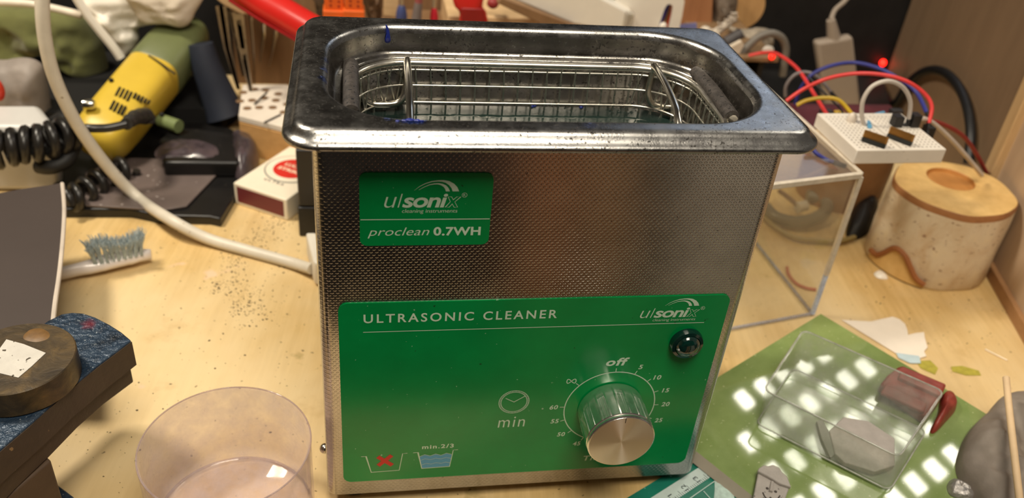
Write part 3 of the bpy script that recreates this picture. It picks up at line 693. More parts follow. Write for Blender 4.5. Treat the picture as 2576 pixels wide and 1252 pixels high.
# white carrier bag and paper tissue
M_film = mat('white film', (248, 242, 230), .35, var=.05, vscale=25, bump=.25, bscale=60)
bgs = thing('white_plastic_bag', 'white plastic bag hanging in folds above the rotary tool at the top left', 'bag', AY(260, 60, .40))
make('film', MB().blob([AY(x_, y_, .40) for x_, y_ in ((180, -40), (205, 6), (240, 52), (280, 100), (306, 140), (330, 132), (350, 100), (352, 66), (420, 40), (450, -40))], (0, -1, 0), .014, .006, 20, .009, 50, seed=5, sub=6), M_film, bgs)
make('strap', MB().tube([AY(x_, y_, .385) for x_, y_ in ((190, -10), (218, 34), (252, 78), (286, 120), (304, 146))], .0033, 8, 5), M_film, bgs)
ts = MB().blob([AY(x_, y_, .385) for x_, y_ in ((300, -50), (335, 20), (360, 56), (420, 60), (466, 66), (490, 34), (508, -40))], (0, -1, 0), .010, .008, 18, .005, 70, seed=8, sub=6)
tag(make('paper_tissue', ts, mat('tissue', (226, 214, 196), .9, var=.08, vscale=90, bump=.5, bscale=500)), 'crumpled white paper tissue at the top edge above the green tool body', 'tissue')

# rotary tool: green body, yellow vented end, coiled lead
dr = thing('rotary_tool', 'rotary power tool with green body and yellow vented end, leaning beside the coiled cord', 'power tool', (-.21, .32, 0))
T0 = AY(243, 362, .292); T1 = AY(470, 88, .405)
ax = (T1 - T0); L_ = ax.length; ax = ax.normalized()
side = ax.cross(V((0, -.6, .8))).normalized(); upv = side.cross(ax).normalized()
def sec(t, hw, hh, k=3.2, off=0):
    c = T0 + ax * (L_ * t) + upv * off; o = []
    for j in range(40):
        a = 2 * PI * j / 40; ca, sa = math.cos(a), math.sin(a)
        o.append(c + side * (hw * math.copysign(abs(ca) ** (2 / k), ca)) + upv * (hh * math.copysign(abs(sa) ** (2 / k), sa)))
    return o
M_yel = mat('yellow plastic', (214, 182, 62), .38, var=.07, vscale=30, bump=.1, bscale=900)
M_gre = mat('olive green plastic', (106, 114, 74), .4, var=.08, vscale=30, bump=.1, bscale=900)
W_ = .0178; H_ = .0165
make('end_housing', MB().loft([sec(-.03, W_ * .55, H_ * .5, 2.6), sec(-.015, W_ * .72, H_ * .72, 2.8), sec(.02, W_ * .88, H_ * .88), sec(.08, W_ * .96, H_ * .97), sec(.20, W_ * 1.0, H_), sec(.44, W_ * 1.02, H_ * 1.02), sec(.60, W_ * 1.02, H_ * 1.04), sec(.615, W_ * .99, H_ * 1.0)]), M_yel, dr, smooth=50)['label'] = 'yellow vented end housing'
make('body', MB().loft([sec(.60, W_ * .99, H_ * .99), sec(.62, W_ * 1.05, H_ * 1.06), sec(.80, W_ * 1.04, H_ * 1.06), sec(.95, W_ * .98, H_ * 1.0), sec(1.03, W_ * .86, H_ * .9), sec(1.07, W_ * .66, H_ * .7, 2.6), sec(1.085, W_ * .4, H_ * .4, 2.2)]), M_gre, dr, smooth=50)['label'] = 'olive green motor body'
dnt = upv * (H_ * 1.0)
M_slot = mat('slot black', (10, 9, 8), .8)
def on_top(px_, py_, lift=.0):   # point on the tool's upper face
    return AP(px_, py_, T0 + upv * (H_ * 1.0 + lift), upv)
vt = MB()
for (x_, y_, l_) in ((302, 228, 26), (312, 232, 26), (322, 236, 26), (331, 240, 27), (288, 262, 26), (297, 267, 26), (307, 272, 26), (316, 276, 25), (342, 243, 15), (351, 248, 14), (360, 252, 14), (368, 257, 12), (376, 261, 10)):
    a = on_top(x_, y_ - 8, .0002); d_ = on_top(x_ - l_ * .42, y_ - 8 + l_ * .8, .0002); vt.tube([a, d_], .00085, 8, 1)
make('vent_slots', vt, M_slot, dr)
for x_, y_ in ((280, 202), (407, 288)): make('screw_hole', MB().ball(on_top(x_, y_, -.0002), .0016, (1, 1, 1)), M_slot, dr)
make('seam', MB().tube([on_top(374, 140, .0006), on_top(405, 160, .0012), on_top(440, 186, .0010)], .0007, 6, 3), M_slot, dr)
G0 = on_top(365, 292, .001); G1 = AY(318, 312, .262)
cg = MB()
pts = [G0 - upv * .004, G0, G0.lerp(G1, .55) + V((0, 0, .002)), G1]
cg.tube(pts, lambda t: .0062 - .0028 * t + .0005 * math.sin(t * 40), 16, 8)
make('cord_grommet', cg, mat('dark rubber', (44, 42, 40), .5, var=.15), dr)
M_cord = mat('black cord', (34, 32, 30), .32, var=.2, vscale=200)
cc_ = MB().tube([G1, AY(270, 322, .258), AY(215, 322, .256), AY(185, 318, .268)], .0026, 12, 6)
make('lead', cc_, M_cord, dr)
def coil(path, R_, r, turns, seg=8):
    P = [V(p) for p in path]; n = turns * 18; out = []
    for i in range(n + 1):
        t = i / n * (len(P) - 1); k = min(int(t), len(P) - 2); f = t - k
        a, b_, c_, d_ = P[max(k - 1, 0)], P[k], P[k + 1], P[min(k + 2, len(P) - 1)]
        q = .5 * ((2 * b_) + (c_ - a) * f + (2 * a - 5 * b_ + 4 * c_ - d_) * f * f + (3 * b_ - a - 3 * c_ + d_) * f ** 3)
        tt = (P[k + 1] - P[k]).normalized(); u = tt.cross(V((0, 0, 1))).normalized(); w_ = u.cross(tt)
        an = 2 * PI * i / 18; out.append(q + (u * math.cos(an) + w_ * math.sin(an)) * R_)
    return MB().tube(out, r, seg, 1, True, False)
make('coiled_lead', coil([AY(182, 338, .274), AY(150, 345, .268), AY(105, 358, .262), AY(50, 366, .258), AY(0, 376, .254), AY(-80, 395, .250)], .0090, .0031, 8), M_cord, dr, smooth=80)
tag(make('coiled_cord', coil([AZ(165, 505, .0115), AZ(200, 492, .0115), AZ(240, 465, .0115), AZ(285, 438, .0115), AZ(325, 420, .0115)], .0070, .0026, 6), M_cord, smooth=80), 'short run of black coiled cord lying across the black case under the yellow tool end', 'cord')
tag(make('black_band', MB().tube([AY(x_, y_, y2) for x_, y_, y2 in ((128, 315, .30), (160, 300, .29), (180, 330, .28), (182, 370, .27), (168, 402, .262), (130, 420, .258), (98, 418, .262))], .0046, 12, 6), mat('matt black rubber', (26, 25, 24), .6), smooth=80), 'thick black rubber band looped in front of the white container', 'band')
tag(make('tool_chuck', MB().lathe([(.0016, 0), (.0032, .001), (.0034, .006), (.0024, .008)], AY(206, 262, .30), 'X', 20), MATS['bright steel']), 'small shiny metal tip beside the left flank of the yellow tool end', 'metal tip')

# flat black case the cord lies on
cs = thing('black_case', 'flat black case with grey inner panel lying under the cords', 'case', (-.2, .28, 0))
base = [AZ(x_, y_) for x_, y_ in ((160, 548), (330, 548), (402, 563), (530, 566), (556, 572), (652, 412), (640, 372), (560, 332), (420, 318), (200, 330), (120, 420))]
make('base', MB().prism(base, (0, 0, .0065)), MATS['black plastic'], cs, bevel=.001)
def ZP(L, z): return [AZ(a, c, z) for a, c in L]
make('grey_panel', MB().prism(ZP(((215, 520), (410, 532), (470, 522), (560, 428), (560, 408), (300, 400), (215, 440)), .0068), (0, 0, .0014)), mat('taupe panel', (104, 92, 88), .38, var=.12, vscale=40, specks=(300, .7, (180, 170, 165))), cs, bevel=.0004)['label'] = 'taupe grey panel'
make('rear_block', MB().prism(ZP(((410, 408), (600, 408), (622, 372), (592, 338), (500, 322), (430, 320), (400, 350)), .018), (0, 0, -.0112)), MATS['black plastic'], cs, bevel=.002)
make('clear_cover', MB().blob(ZP(((585, 350), (622, 355), (648, 380), (650, 410), (625, 445), (598, 452), (584, 420)), .0068), (0, 0, 1), .016, 0, 8, .003, 120, seed=4), mat('smoky film', (70, 60, 64), .3, var=.5, vscale=90, coat=.2, bump=.4, bscale=120), cs)['label'] = 'smoky crinkled clear cover'
make('cover_film', MB().blob(ZP(((392, 378), (430, 352), (520, 356), (556, 380), (552, 402), (470, 400), (400, 400)), .0170), (0, 0, 1), .003, 0, 6, .003, 120, seed=14), MATS['smoky film'], cs)
# navy tool handle and pieces behind the rotary tool
tag(make('navy_handle', MB().tube([AY(505, 110, .375), AY(520, 170, .372), AY(545, 235, .370), AY(568, 292, .366)], lambda t: .0085 + .0062 * t, 20, 5), mat('navy rubber', (32, 38, 52), .65, var=.15)), 'dark navy tool handle leaning between the green tool body and the tweezers', 'handle')
tag(make('green_plug', MB().tube([AZ(404, 302, .024), AZ(450, 318, .024)], .0046, 16, 1), mat('pale green plastic', (116, 130, 84), .5)), 'small pale green plastic plug below the navy handle', 'plug')
tag(make('black_box', MB().prism([AZ(x_, y_, 0) for x_, y_ in ((60, 345), (310, 335), (470, 330), (560, 330), (600, 300), (470, 180), (330, 150), (90, 130))], (0, 0, .018)), mat('black felt', (12, 11, 10), .9, var=.3)), 'low black box in shadow under the rotary tool', 'box')

# ---- hammered block on a column
an = thing('anvil_block', 'dark blue hammered metal block with stepped sides on a column at the lower left', 'anvil', (-.2, .03, 0))
m, nt, bb = new_mat('hammered blue'); p = geo_pos(nt)
vo = noise_tex(nt, 420, 4, .6, p); c_ = ramp(nt, noise_tex(nt, 110, 6, .7, p).outputs['Fac'], [(.3, lin((26, 32, 40))), (.5, lin((42, 60, 80))), (.72, lin((74, 88, 104)))]).outputs['Color']
q_ = AZ(222, 815, .0602); g = geo_pos(nt, (1, 1, 1), tuple(-v for v in q_)); ln = nt.nodes.new('ShaderNodeVectorMath'); ln.operation = 'LENGTH'; nt.links.new(g, ln.inputs[0])
dd = mth(nt, 'ADD', ln.outputs['Value'], mth(nt, 'MULTIPLY', mth(nt, 'SUBTRACT', vo.outputs['Fac'], .5), .006))
fb = ramp(nt, dd, [(.0024, (1, 1, 1)), (.0032, (0, 0, 0))]).outputs['Color']
gl = noise_tex(nt, 700, 2, .5, p); c_ = mixc(nt, ramp(nt, gl.outputs['Fac'], [(.66, (0, 0, 0)), (.70, (.8,) * 3)]).outputs['Color'], c_, lin((150, 158, 162)))  # pale specks painted in for small glints
c_ = mixc(nt, mth(nt, 'MULTIPLY', fb, .7), c_, lin((130, 30, 36))); nt.links.new(c_, bb.inputs['Base Color'])
bb.inputs['Roughness'].default_value = .28; bb.inputs['Metallic'].default_value = .25
bump_into(nt, bb, vo.outputs['Fac'], .0012, .7); M_ham = m
M_side = mat('dark brown casting', (66, 52, 40), .55, var=.2, vscale=60, bump=.4, bscale=300, specks=(260, .74, (150, 120, 80)))
def ZL(L, z): return [AZ(a, c, z) for a, c in L]
topL = ((155, 789), (182, 785), (210, 787), (240, 797), (275, 815), (305, 834), (330, 855), (250, 915), (170, 980), (85, 1057), (0, 1130), (-60, 1185), (-200, 1060), (-80, 940), (60, 850), (120, 806))
tp = ZL(topL, .060)
make('top_block', MB().prism(tp, (0, 0, -.0135)), M_ham, an, bevel=.0006, smooth=30)
# brown faces of the side: thin cladding cast into the block
ins = lambda P, d: [p + (sum(P, V()) / len(P) - p).normalized() * d for p in P]
s2 = ins(tp, .0022)
make('step_block', MB().prism([V((p.x, p.y, .0464)) for p in s2], (0, 0, -.0090)), M_side, an, bevel=.0008, smooth=30)
sd = MB(); i0 = [6, 7, 8, 9, 10, 11]
for a, c in zip(i0[:-1], i0[1:]):
    A1, A2 = tp[a], tp[c]; nn = V(((A2 - A1).y, -(A2 - A1).x, 0)).normalized()
    if nn.y > 0: nn = -nn
    sd.prism([A1 - V((0, 0, .0008)), A2 - V((0, 0, .0008)), A2 - V((0, 0, .0134)), A1 - V((0, 0, .0134))], nn * .00025)
make('side_face', sd, M_side, an, smooth=0)
co = [V((p.x, p.y, .0374)) for p in [AZ(x_, y_, .036) for x_, y_ in ((131, 1163), (40, 1240), (-60, 1320), (-160, 1200), (20, 1070))]]
make('column', MB().prism(co, (0, 0, -.0370)), mat('column brown', (84, 66, 50), .6, var=.15, bump=.3), an, bevel=.001)
make('foot_plate', MB().prism([AZ(x_, y_) + V((0, 0, .0001)) for x_, y_ in ((143, 1226), (190, 1262), (150, 1330), (-40, 1400), (-60, 1280))], (0, 0, .003)), MATS['hammered blue'], an, bevel=.0006)
# round disc on top with a square of white paper
ds = thing('round_disc', 'round tarnished brass disc resting on the dark blue block', 'disc', (-.1948, .0262, .0602))
m, nt, bb = new_mat('tarnished brass'); p = geo_pos(nt); n1 = noise_tex(nt, 90, 6, .65, p, .5)
nt.links.new(ramp(nt, n1.outputs['Fac'], [(.3, lin((50, 42, 32))), (.5, lin((78, 65, 46))), (.62, lin((98, 80, 52))), (.75, lin((124, 92, 50)))]).outputs['Color'], bb.inputs['Base Color'])
bb.inputs['Roughness'].default_value = .42; bb.inputs['Metallic'].default_value = .3; bump_into(nt, bb, n1.outputs['Fac'], .0006, .5)
zt = .0715
pts_d = [AZ(*q, zt) for q in ((197, 885), (180, 850), (140, 818), (100, 806), (50, 812), (0, 835), (0, 1000), (60, 985), (120, 950), (165, 920))]
dc = V((-.1948, .0262, 0)); dr_ = .0206
make('disc_body', MB().lathe([(dr_ - .0010, .0602), (dr_, .0606), (dr_, zt - .0004), (dr_ - .0004, zt)], (dc.x, dc.y, 0), seg=96), m, ds, smooth=40)
wpz = zt + .0003
tag(make('paper_square', MB().prism([AZ(x_, y_, wpz) for x_, y_ in ((-22, 905), (16, 853), (60, 865), (115, 887), (80, 920), (46, 949), (0, 938))], (0, 0, -.0003)), mat('dusty white paint', (200, 196, 188), .8, var=.08, vscale=120, bump=.5, bscale=500, specks=(380, .66, (80, 72, 60))), smooth=0), 'square white chip of paper lying on the brass disc', 'paper')
tag(make('clay_dab', MB().blob([AZ(x_, y_, zt) for x_, y_ in ((60, 842), (78, 828), (105, 826), (124, 838), (120, 852), (90, 860), (62, 854))], (0, 0, 1), .0005, 0, 4, .0002, 300), mat('ochre stain', (112, 82, 44), .5, var=.2, vscale=300)), 'flat ochre brown dab on the brass disc behind the white paper', 'dab')

# clear round dish at the bottom
bo = thing('clear_dish', 'clear round plastic dish standing left of the cleaner at the bottom edge', 'dish', (-.119, .003, 0))
M_clr = clear('clear dish plastic', (252, 249, 250), .24, .05, (222, 208, 208), .35)
ro, bt = .0327, .0322
s_ = MB(); s_.lathe([(.0315, .0012), (bt, .0016), (bt + .0002, .008), (ro - .0002, .040), (ro, .0428), (ro - .0007, .0430), (ro - .0011, .0425), (bt - .0009, .010), (bt - .0016, .0032), (bt - .0028, .0022), (.0003, .0022)], (-.119, .0035, 0), seg=96, cap0=True)
make('wall', s_, M_clr, bo, smooth=60)
s_ = MB(); ring = [V((-.119 + (ro - .0003) * math.cos(a * PI / 40), .0035 + (ro - .0003) * math.sin(a * PI / 40), .0430)) for a in range(80)]
make('dish_rim', s_.tube(ring + [ring[0]], .00034, 8, 1, False, False), clear('dish rim plastic', (238, 230, 226), .3, .05, (190, 176, 176), .6), bo, smooth=80)
ring = [V((-.119 + (bt - .001) * math.cos(a * PI / 40), .0035 + (bt - .001) * math.sin(a * PI / 40), .0016)) for a in range(80)]
make('base_ring', MB().tube(ring + [ring[0]], .0006, 8, 1, False, False), MATS['dish rim plastic'], bo, smooth=80)

# crumbs
s_ = MB(); rc_ = random.Random(3)
def crumb(px_, py_, r):
    q = AZ(px_, py_, 0); n0 = len(s_.v); rr = r
    pr = [V((rc_.uniform(.5, 1) * rr * math.cos(a) , rc_.uniform(.5, 1) * rr * math.sin(a), 0)) for a in (0, 1.2, 2.4, 3.6, 5)]
    st = rc_.uniform(.6, 1.8); an_ = rc_.uniform(0, PI); ca, sa = math.cos(an_), math.sin(an_)
    pr = [V((p.x * st * ca - p.y * sa, p.x * st * sa + p.y * ca, 0)) for p in pr]
    b0 = [q + p + V((0, 0, .0001)) for p in pr]; b1 = [q + p * .6 + V((0, 0, rr * .7)) for p in pr]
    s_.loft([b0, b1])
for (cx0, cy0, sx, sy, n_c) in ((650, 600, 34, 16, 90), (590, 660, 22, 26, 120), (560, 722, 26, 12, 60), (620, 760, 26, 26, 170), (700, 700, 50, 70, 60), (640, 770, 120, 120, 70), (300, 1000, 90, 120, 40), (700, 560, 40, 20, 60), (2350, 800, 160, 70, 40)):
    for i in range(n_c):
        crumb(rc_.gauss(cx0, sx), rc_.gauss(cy0, sy), rc_.choice((.00025, .0003, .0004, .0006)))
tag(make('crumbs', s_, mat('dark crumbs', (82, 70, 50), .8, var=.4, vscale=900), smooth=0), 'dark crumbs and filings scattered over the worktop left of the cleaner', 'crumbs', kind='stuff')

# ================================================================== tools behind the cleaner
M_lw = m_wood('pale pine', (206, 168, 118), (222, 186, 138), (232, 200, 156), (.1, 1, 1), (0, 0, 0), 60, .6)
M_bw = m_wood('brown wood', (112, 82, 54), (130, 98, 66), (142, 108, 76), (1, 1, .1), (0, 0, 0), 30, .6)
def YL(L, y): return [AY(a, c, y) for a, c in L]
rk = thing('tool_rack', 'wooden tool rack with brown back board and pale top rail behind the cleaner', 'tool rack', (.02, .42, 0))
make('back_board', MB().box((-.165, .448, 0), (.205, .456, .088)), M_bw, rk)
make('top_rail', MB().prism(YL(((505, -30), (530, -12), (560, 12), (600, 34), (640, 40), (690, 48), (720, 30), (700, -40)), .385), (0, .05, 0)), M_lw, rk, bevel=.001)
make('front_rail', MB().box((.000, .385, .0655), (.115, .44, .0850)), M_lw, rk, bevel=.001)
make('shelf_board', MB().box((-.05, .338, .062), (.19, .447, .068)), M_bw, rk, bevel=.001)
for xs in (-.045, .18): make('upright', MB().box((xs, .34, 0), (xs + .008, .445, .062)), M_bw, rk, bevel=.001)
make('centre_post', MB().prism(YL(((965, 40), (968, -40), (1006, -40), (1002, 45)), .40), (0, .012, 0)), M_lw, rk, bevel=.0008)
# perforated block
pb = thing('perforated_block', 'wooden block with white perforated top standing below the hanging tweezers', 'tool block', (-.13, .37, 0))
tl = ZL(((600, 290), (728, 322), (800, 340), (800, 240), (720, 212), (610, 212)), .030)
make('wood_base', MB().prism([V((p.x, p.y, .0002)) for p in tl], (0, 0, .0250)), m_wood('block wood', (190, 140, 82), (206, 158, 98), (214, 168, 110), (.1, 1, 1), (0, 0, 0), 40, .5), pb, bevel=.0008)
plt = make('top_plate', MB().prism([V((p.x, p.y, .0254)) for p in tl], (0, 0, .0045)), mat('white painted plate', (228, 218, 204), .45, var=.06, vscale=60), pb, bevel=.0006)
for (x_, y_) in ((612, 232), (640, 224), (668, 226), (700, 236), (604, 254), (634, 252), (664, 246), (694, 252), (722, 262), (622, 272), (652, 270), (686, 270), (714, 282)):
    q = AZ(x_, y_, .0300)
    make('hole', MB().lathe([(.0030, 0), (.0030, .00012)], (q.x, q.y, .0299), seg=20), mat('drilled hole', (120, 92, 64), .9), plt, smooth=0)
M_tool = mat('tool steel', (168, 156, 140), .32, 1, var=.25, vscale=120)
M_tool2 = mat('bright tool steel', (214, 206, 190), .3, .9, var=.1)
TW = [('tweezers', 'long steel tweezers hanging leftmost from the rack rail', [(556, 16), (572, 120), (600, 224)], 12, 5, .378),
      ('tweezers', 'long steel tweezers reaching down to the perforated block', [(598, 34), (616, 150), (641, 278)], 13, 2.5, .366),
      ('tweezers', 'short shadowed tweezers between the two long steel tweezers', [(582, 28), (596, 100), (612, 190)], 9, 4, .392),
      ('pick', 'thin dark steel pick just right of the longest tweezers', [(632, 52), (638, 130), (640, 220)], 6, 3, .40)]
for (nm_, lb, L_p, w0, w1, yy) in TW:
    t_ = thing(nm_, lb, nm_, AY(*L_p[-1], yy), 'steel hand tools hanging from the rack' if nm_ == 'tweezers' else None)
    P3 = [AY(a, c, yy) for a, c in L_p]
    if nm_ == 'tweezers':
        for sgn in (-1, 1):
            off = V((sgn * .0011, 0, 0)); s_ = MB(); n_s = 8; R_ = []
            for i in range(n_s + 1):
                t = i / n_s; p = P3[0].lerp(P3[1], t * 2) if t < .5 else P3[1].lerp(P3[2], t * 2 - 1)
                ww = (w0 + (w1 - w0) * t ** 1.5) * .00046 / 2; o2 = off * (1 - t * .85)
                R_.append([p + o2 + V((ww * .9, -.0007, 0)), p + o2 + V((ww * .9, .0007, 0)), p + o2 + V((-ww * .9, .0007, 0)), p + o2 + V((-ww * .9, -.0007, 0))])
            make('arm', s_.loft(R_), M_tool, t_, smooth=20)
    else:
        make('shaft', MB().tube(P3, lambda t: .0009 - .0004 * t, 8, 4), M_tool, t_); make('head', MB().tube([P3[0] + V((0, 0, .012)), P3[0]], .0014, 8, 1), M_tool, t_)
for i, (L_p) in enumerate(([(662, 20), (664, 90), (654, 158)], [(692, 20), (694, 90), (678, 165)])):
    s_ = MB(); P3 = [AY(a, c, .41) for a, c in L_p]; R_ = []
    for k in range(9):
        t = k / 8; p = P3[0].lerp(P3[1], t * 2) if t < .5 else P3[1].lerp(P3[2], t * 2 - 1); ww = .0016 * (1 - .85 * t ** 2)
        R_.append([p + V((ww, 0, 0)), p + V((0, .0012, 0)), p + V((-ww, 0, 0)), p + V((0, -.0012, 0))])
    tag(make('carving_blade', s_.loft(R_), M_tool2, smooth=80), 'bright curved steel blade, %s of the two under the red handle' % ('left' if i == 0 else 'right'), 'blade', 'bright steel blades hanging from the rack')
tag(make('steel_probe', MB().tube([AZ(640, 262, .0305), AZ(672, 232, .034)], .0007, 8, 1), mat('dark steel', (60, 56, 52), .4, .8)), 'dark thin steel probe lying on the white perforated plate by the tweezers tip', 'probe')
tag(make('steel_pin', MB().tube([AZ(665, 308, .0306), AZ(706, 288, .0306)], .0006, 8, 1), MATS['dark steel']), 'dark pin lying near the front edge of the white perforated plate', 'pin')
# red handle
rh = thing('red_handle_tool', 'tool with thick glossy red handle slanting down to the cleaner rim', 'hand tool', AY(800, 110, .31))
make('grip', MB().tube([AY(545, -75, .345), AY(640, -6, .340), AY(715, 38, .333), AY(785, 78, .326), AY(840, 108, .32)], lambda t: .0100 + .0012 * math.sin(t * 3), 24, 6), mat('glossy red', (208, 40, 34), .28, var=.06, coat=.3), rh)
make('seam_ridge', MB().tube([AY(575, 0, .331), AY(640, 42, .328), AY(710, 82, .323), AY(780, 122, .318)], .0009, 8, 5), mat('dark red', (150, 24, 26), .35), rh)
# orange terminal blocks
M_or = mat('orange plastic', (226, 104, 36), .45, var=.1, vscale=80)
for i, (x0, x1, yy, s_l) in enumerate(((818, 864, .36, 'left'), (868, 912, .355, 'right'))):
    t_ = thing('terminal_block', 'orange plastic block with drilled holes, the %s one behind the rear left rim' % s_l, 'plastic block', AY((x0 + x1) / 2, 40, yy), 'orange drilled blocks behind the rim')
    c0_, c1_ = AY(x0, 60, yy), AY(x1, -25, yy)
    make('block', MB().box((c0_.x, yy, c0_.z), (c1_.x, yy + .012, c1_.z)), M_or, t_, bevel=.0006)
    make('base', MB().box((c0_.x - .0012, yy - .002, c0_.z), (c1_.x + .0012, yy + .013, c0_.z + .010)), M_or, t_, bevel=.0006)
    for (hx_, hz_) in ((.3, 2), (.75, 4), (.3, 14), (.75, 16)):
        q = AY(x0 + (x1 - x0) * hx_, hz_, yy); make('hole', MB().lathe([(.0009, -.0002), (.0009, .0002)], (q.x, yy, q.z), 'Y', 12), mat('deep orange', (140, 40, 14), .8), t_, smooth=0)
tag(make('metal_clamp', MB().blob(YL(((772, -30), (790, 0), (796, 30), (808, 52), (824, 56), (822, 20), (826, -30)), .40), (0, -1, 0), .006, .003, 6, .002, 200, seed=9), mat('grey brown metal', (92, 78, 62), .4, .6, var=.4, vscale=200)), 'grey-brown metal clamp between the red handle and the orange blocks', 'clamp')
tag(make('pliers_jaw', MB().blob(YL(((912, -30), (918, 20), (930, 50), (956, 52), (962, 20), (958, -30)), .39), (0, -1, 0), .008, .004, 6, .004, 160, seed=12), mat('dark brown metal', (96, 72, 50), .45, .5, var=.5, vscale=160)), 'dark brown metal tool head between the orange blocks and the pale post', 'tool head')
# screwdrivers and pliers
def driver(x, y0, rgb, w, label, ymax=98, dy=.375):
    t_ = thing('screwdriver', label, 'screwdriver', AY(x, ymax, dy), 'screwdrivers standing in the rack')
    a, b_ = AY(x, y0, dy), AY(x, ymax + 10, dy); k = w * .00026
    h_ = MB(); n_ = 14; R_ = []
    for i in range(n_ + 1):
        t = i / n_; p = a.lerp(b_, t); r = k * (.55 + .45 * min(1, t * 4) ** .6) * (1 + .04 * math.sin(t * 9))
        R_.append([p + V((r * math.cos(2 * PI * j / 20), r * math.sin(2 * PI * j / 20), 0)) for j in range(20)])
    make('handle', h_.loft(R_), mat('handle %d %d' % (x, w), rgb, .4, var=.05), t_)
    make('shaft', MB().tube([a + V((0, 0, .025)), a + V((0, 0, -.001))], .00135, 12, 1), M_tool2, t_)
driver(1010, 14, (66, 76, 122), 15.5, 'screwdriver with blue handle and steel shaft behind the rear rim')
driver(1092, 20, (196, 36, 52), 11.5, 'screwdriver with slim red handle and steel shaft behind the rear rim')
t_ = thing('grey_marker', 'grey tapered handle with red band between the blue and red screwdrivers', 'marker', AY(1050, 60, .372))
make('grip', MB().tube([AY(1040, 104, .372), AY(1046, 66, .372), AY(1050, 30, .372), AY(1053, 6, .372)], lambda t: .0045 - .0018 * t, 20, 4), mat('warm grey plastic', (116, 106, 102), .45), t_)
make('band', MB().tube([AY(1053, 6, .372), AY(1055, -22, .372)], .0027, 20, 1), mat('dull red', (150, 78, 76), .5), t_)
pr_ = thing('red_pliers', 'red plastic pliers grips standing against the pale rail behind the rim', 'pliers', AY(1180, 60, .37))
make('grip', MB().blob(YL(((1140, -40), (1142, 12), (1156, 34), (1158, 98), (1226, 98), (1224, 34), (1214, 14), (1218, -40)), .370), (0, -1, 0), .006, .005, 7, .0, 1), mat('pliers red', (196, 34, 30), .35, var=.06), pr_)
make('collar', MB().prism(YL(((1160, 20), (1162, 70), (1222, 70), (1218, 22)), .3635), (0, .004, 0)), mat('pliers dark red', (140, 22, 24), .35), pr_, bevel=.001)
tag(make('red_bead', MB().ball(AY(1240, 8, .385), .0042, (1.1, 1, 1)), mat('dim red', (150, 48, 48), .5)), 'small dull red bead just right of the red pliers grips', 'bead')
# white things on the right half of the rear
M_wh = mat('bright white plastic', (240, 234, 222), .35, var=.03)
tag(make('white_profile', MB().prism(YL(((1268, -14), (1290, 0), (1440, 62), (1560, 84), (1600, 40), (1470, -30), (1300, -60)), .36), (0, .020, 0)), M_wh, bevel=.002), 'white plastic profile slanting down behind the middle of the rear rim', 'profile')
tag(make('wood_strip', MB().prism(YL(((1250, 8), (1262, -6), (1450, 66), (1440, 84), (1400, 80)), .352), (0, .006, 0)), M_bw, bevel=.0008), 'brown wooden strip along the lower edge of the white profile', 'strip')
tag(make('clear_end_cap', MB().box(tuple(AY(1572, 72, .352)), tuple(AY(1598, 34, .352) + V((0, .006, 0)))), clear('clear cap plastic', (225, 222, 214), .25, .1), bevel=.0008), 'small clear square cap at the right end of the white profile', 'cap')
cvr = thing('white_plate', 'white plastic plate with an arched slot, upright behind the rear right rim', 'plate', AY(1640, 60, .375))
def ring_prism(outer, inner, d):
    n = len(outer); s_ = MB(); d = V(d); A = [V(q) for q in outer]; B = [V(q) for q in inner]
    return s_.add(A + B + [q + d for q in A] + [q + d for q in B],
                  [f for i in range(n) for j in [(i + 1) % n] for f in ((i, j, n + j, n + i), (2 * n + i, 3 * n + i, 3 * n + j, 2 * n + j), (i, 2 * n + i, 2 * n + j, j), (n + i, n + j, 3 * n + j, 3 * n + i))])
outer = YL(((1540, 110), (1545, 40), (1560, -50), (1640, -55), (1690, -50), (1712, -30), (1722, 4), (1716, 40), (1706, 84), (1690, 110)), .375)
inner = YL(((1652, 96), (1656, 70), (1664, 45), (1672, 22), (1678, 12), (1686, 10), (1693, 16), (1690, 38), (1684, 66), (1678, 96)), .375)
make('plate', ring_prism(outer, inner, (0, .002, 0)), M_wh, cvr, smooth=0)
tag(make('blue_pen', MB().tube([AY(1640, 90, .385), AY(1684, -10, .385)], .0034, 12, 1), mat('pen blue', (34, 40, 140), .4)), 'blue pen seen through the slot of the white plate', 'pen')
tag(make('orange_pen', MB().tube([AY(1672, 90, .383), AY(1700, -10, .383)], .0014, 12, 1), mat('pen orange', (216, 84, 44), .4)), 'thin orange pen beside the blue pen in the white plate slot', 'pen')
tag(make('white_bead', MB().ball(AY(1668, 66, .372), .0030, (1, .6, 1)), M_wh), 'white rounded nub at the foot of the arched slot', 'nub')
M_post = m_wood('reddish brown wood', (150, 96, 60), (176, 120, 80), (190, 136, 92), (1, 1, .05), (0, 0, 0), 90, .6)
tag(make('wooden_post', MB().prism(YL(((1712, -50), (1700, 80), (1790, 110), (1796, -50)), .41), (0, .02, 0)), M_post, bevel=.001), 'reddish brown wooden post right of the white plate', 'post')
tag(make('lilac_card', MB().prism(YL(((1688, 74), (1712, 62), (1752, 58), (1754, 80), (1690, 90)), .385), (0, .001, 0)), mat('lilac card', (130, 134, 190), .6)), 'small lilac card lying behind the rear right rim corner', 'card')
M_gb = mat('grey brown debris', (112, 98, 84), .7, var=.5, vscale=160, bump=.5)
tag(make('fibre_bundle', MB().blob(YL(((1792, -40), (1790, 20), (1790, 62), (1820, 70), (1846, 40), (1852, -40)), .42), (0, -1, 0), .012, .004, 7, .008, 120, seed=21), M_gb), 'grey-brown fibre bundle standing between wooden post and wooden disc', 'bundle')
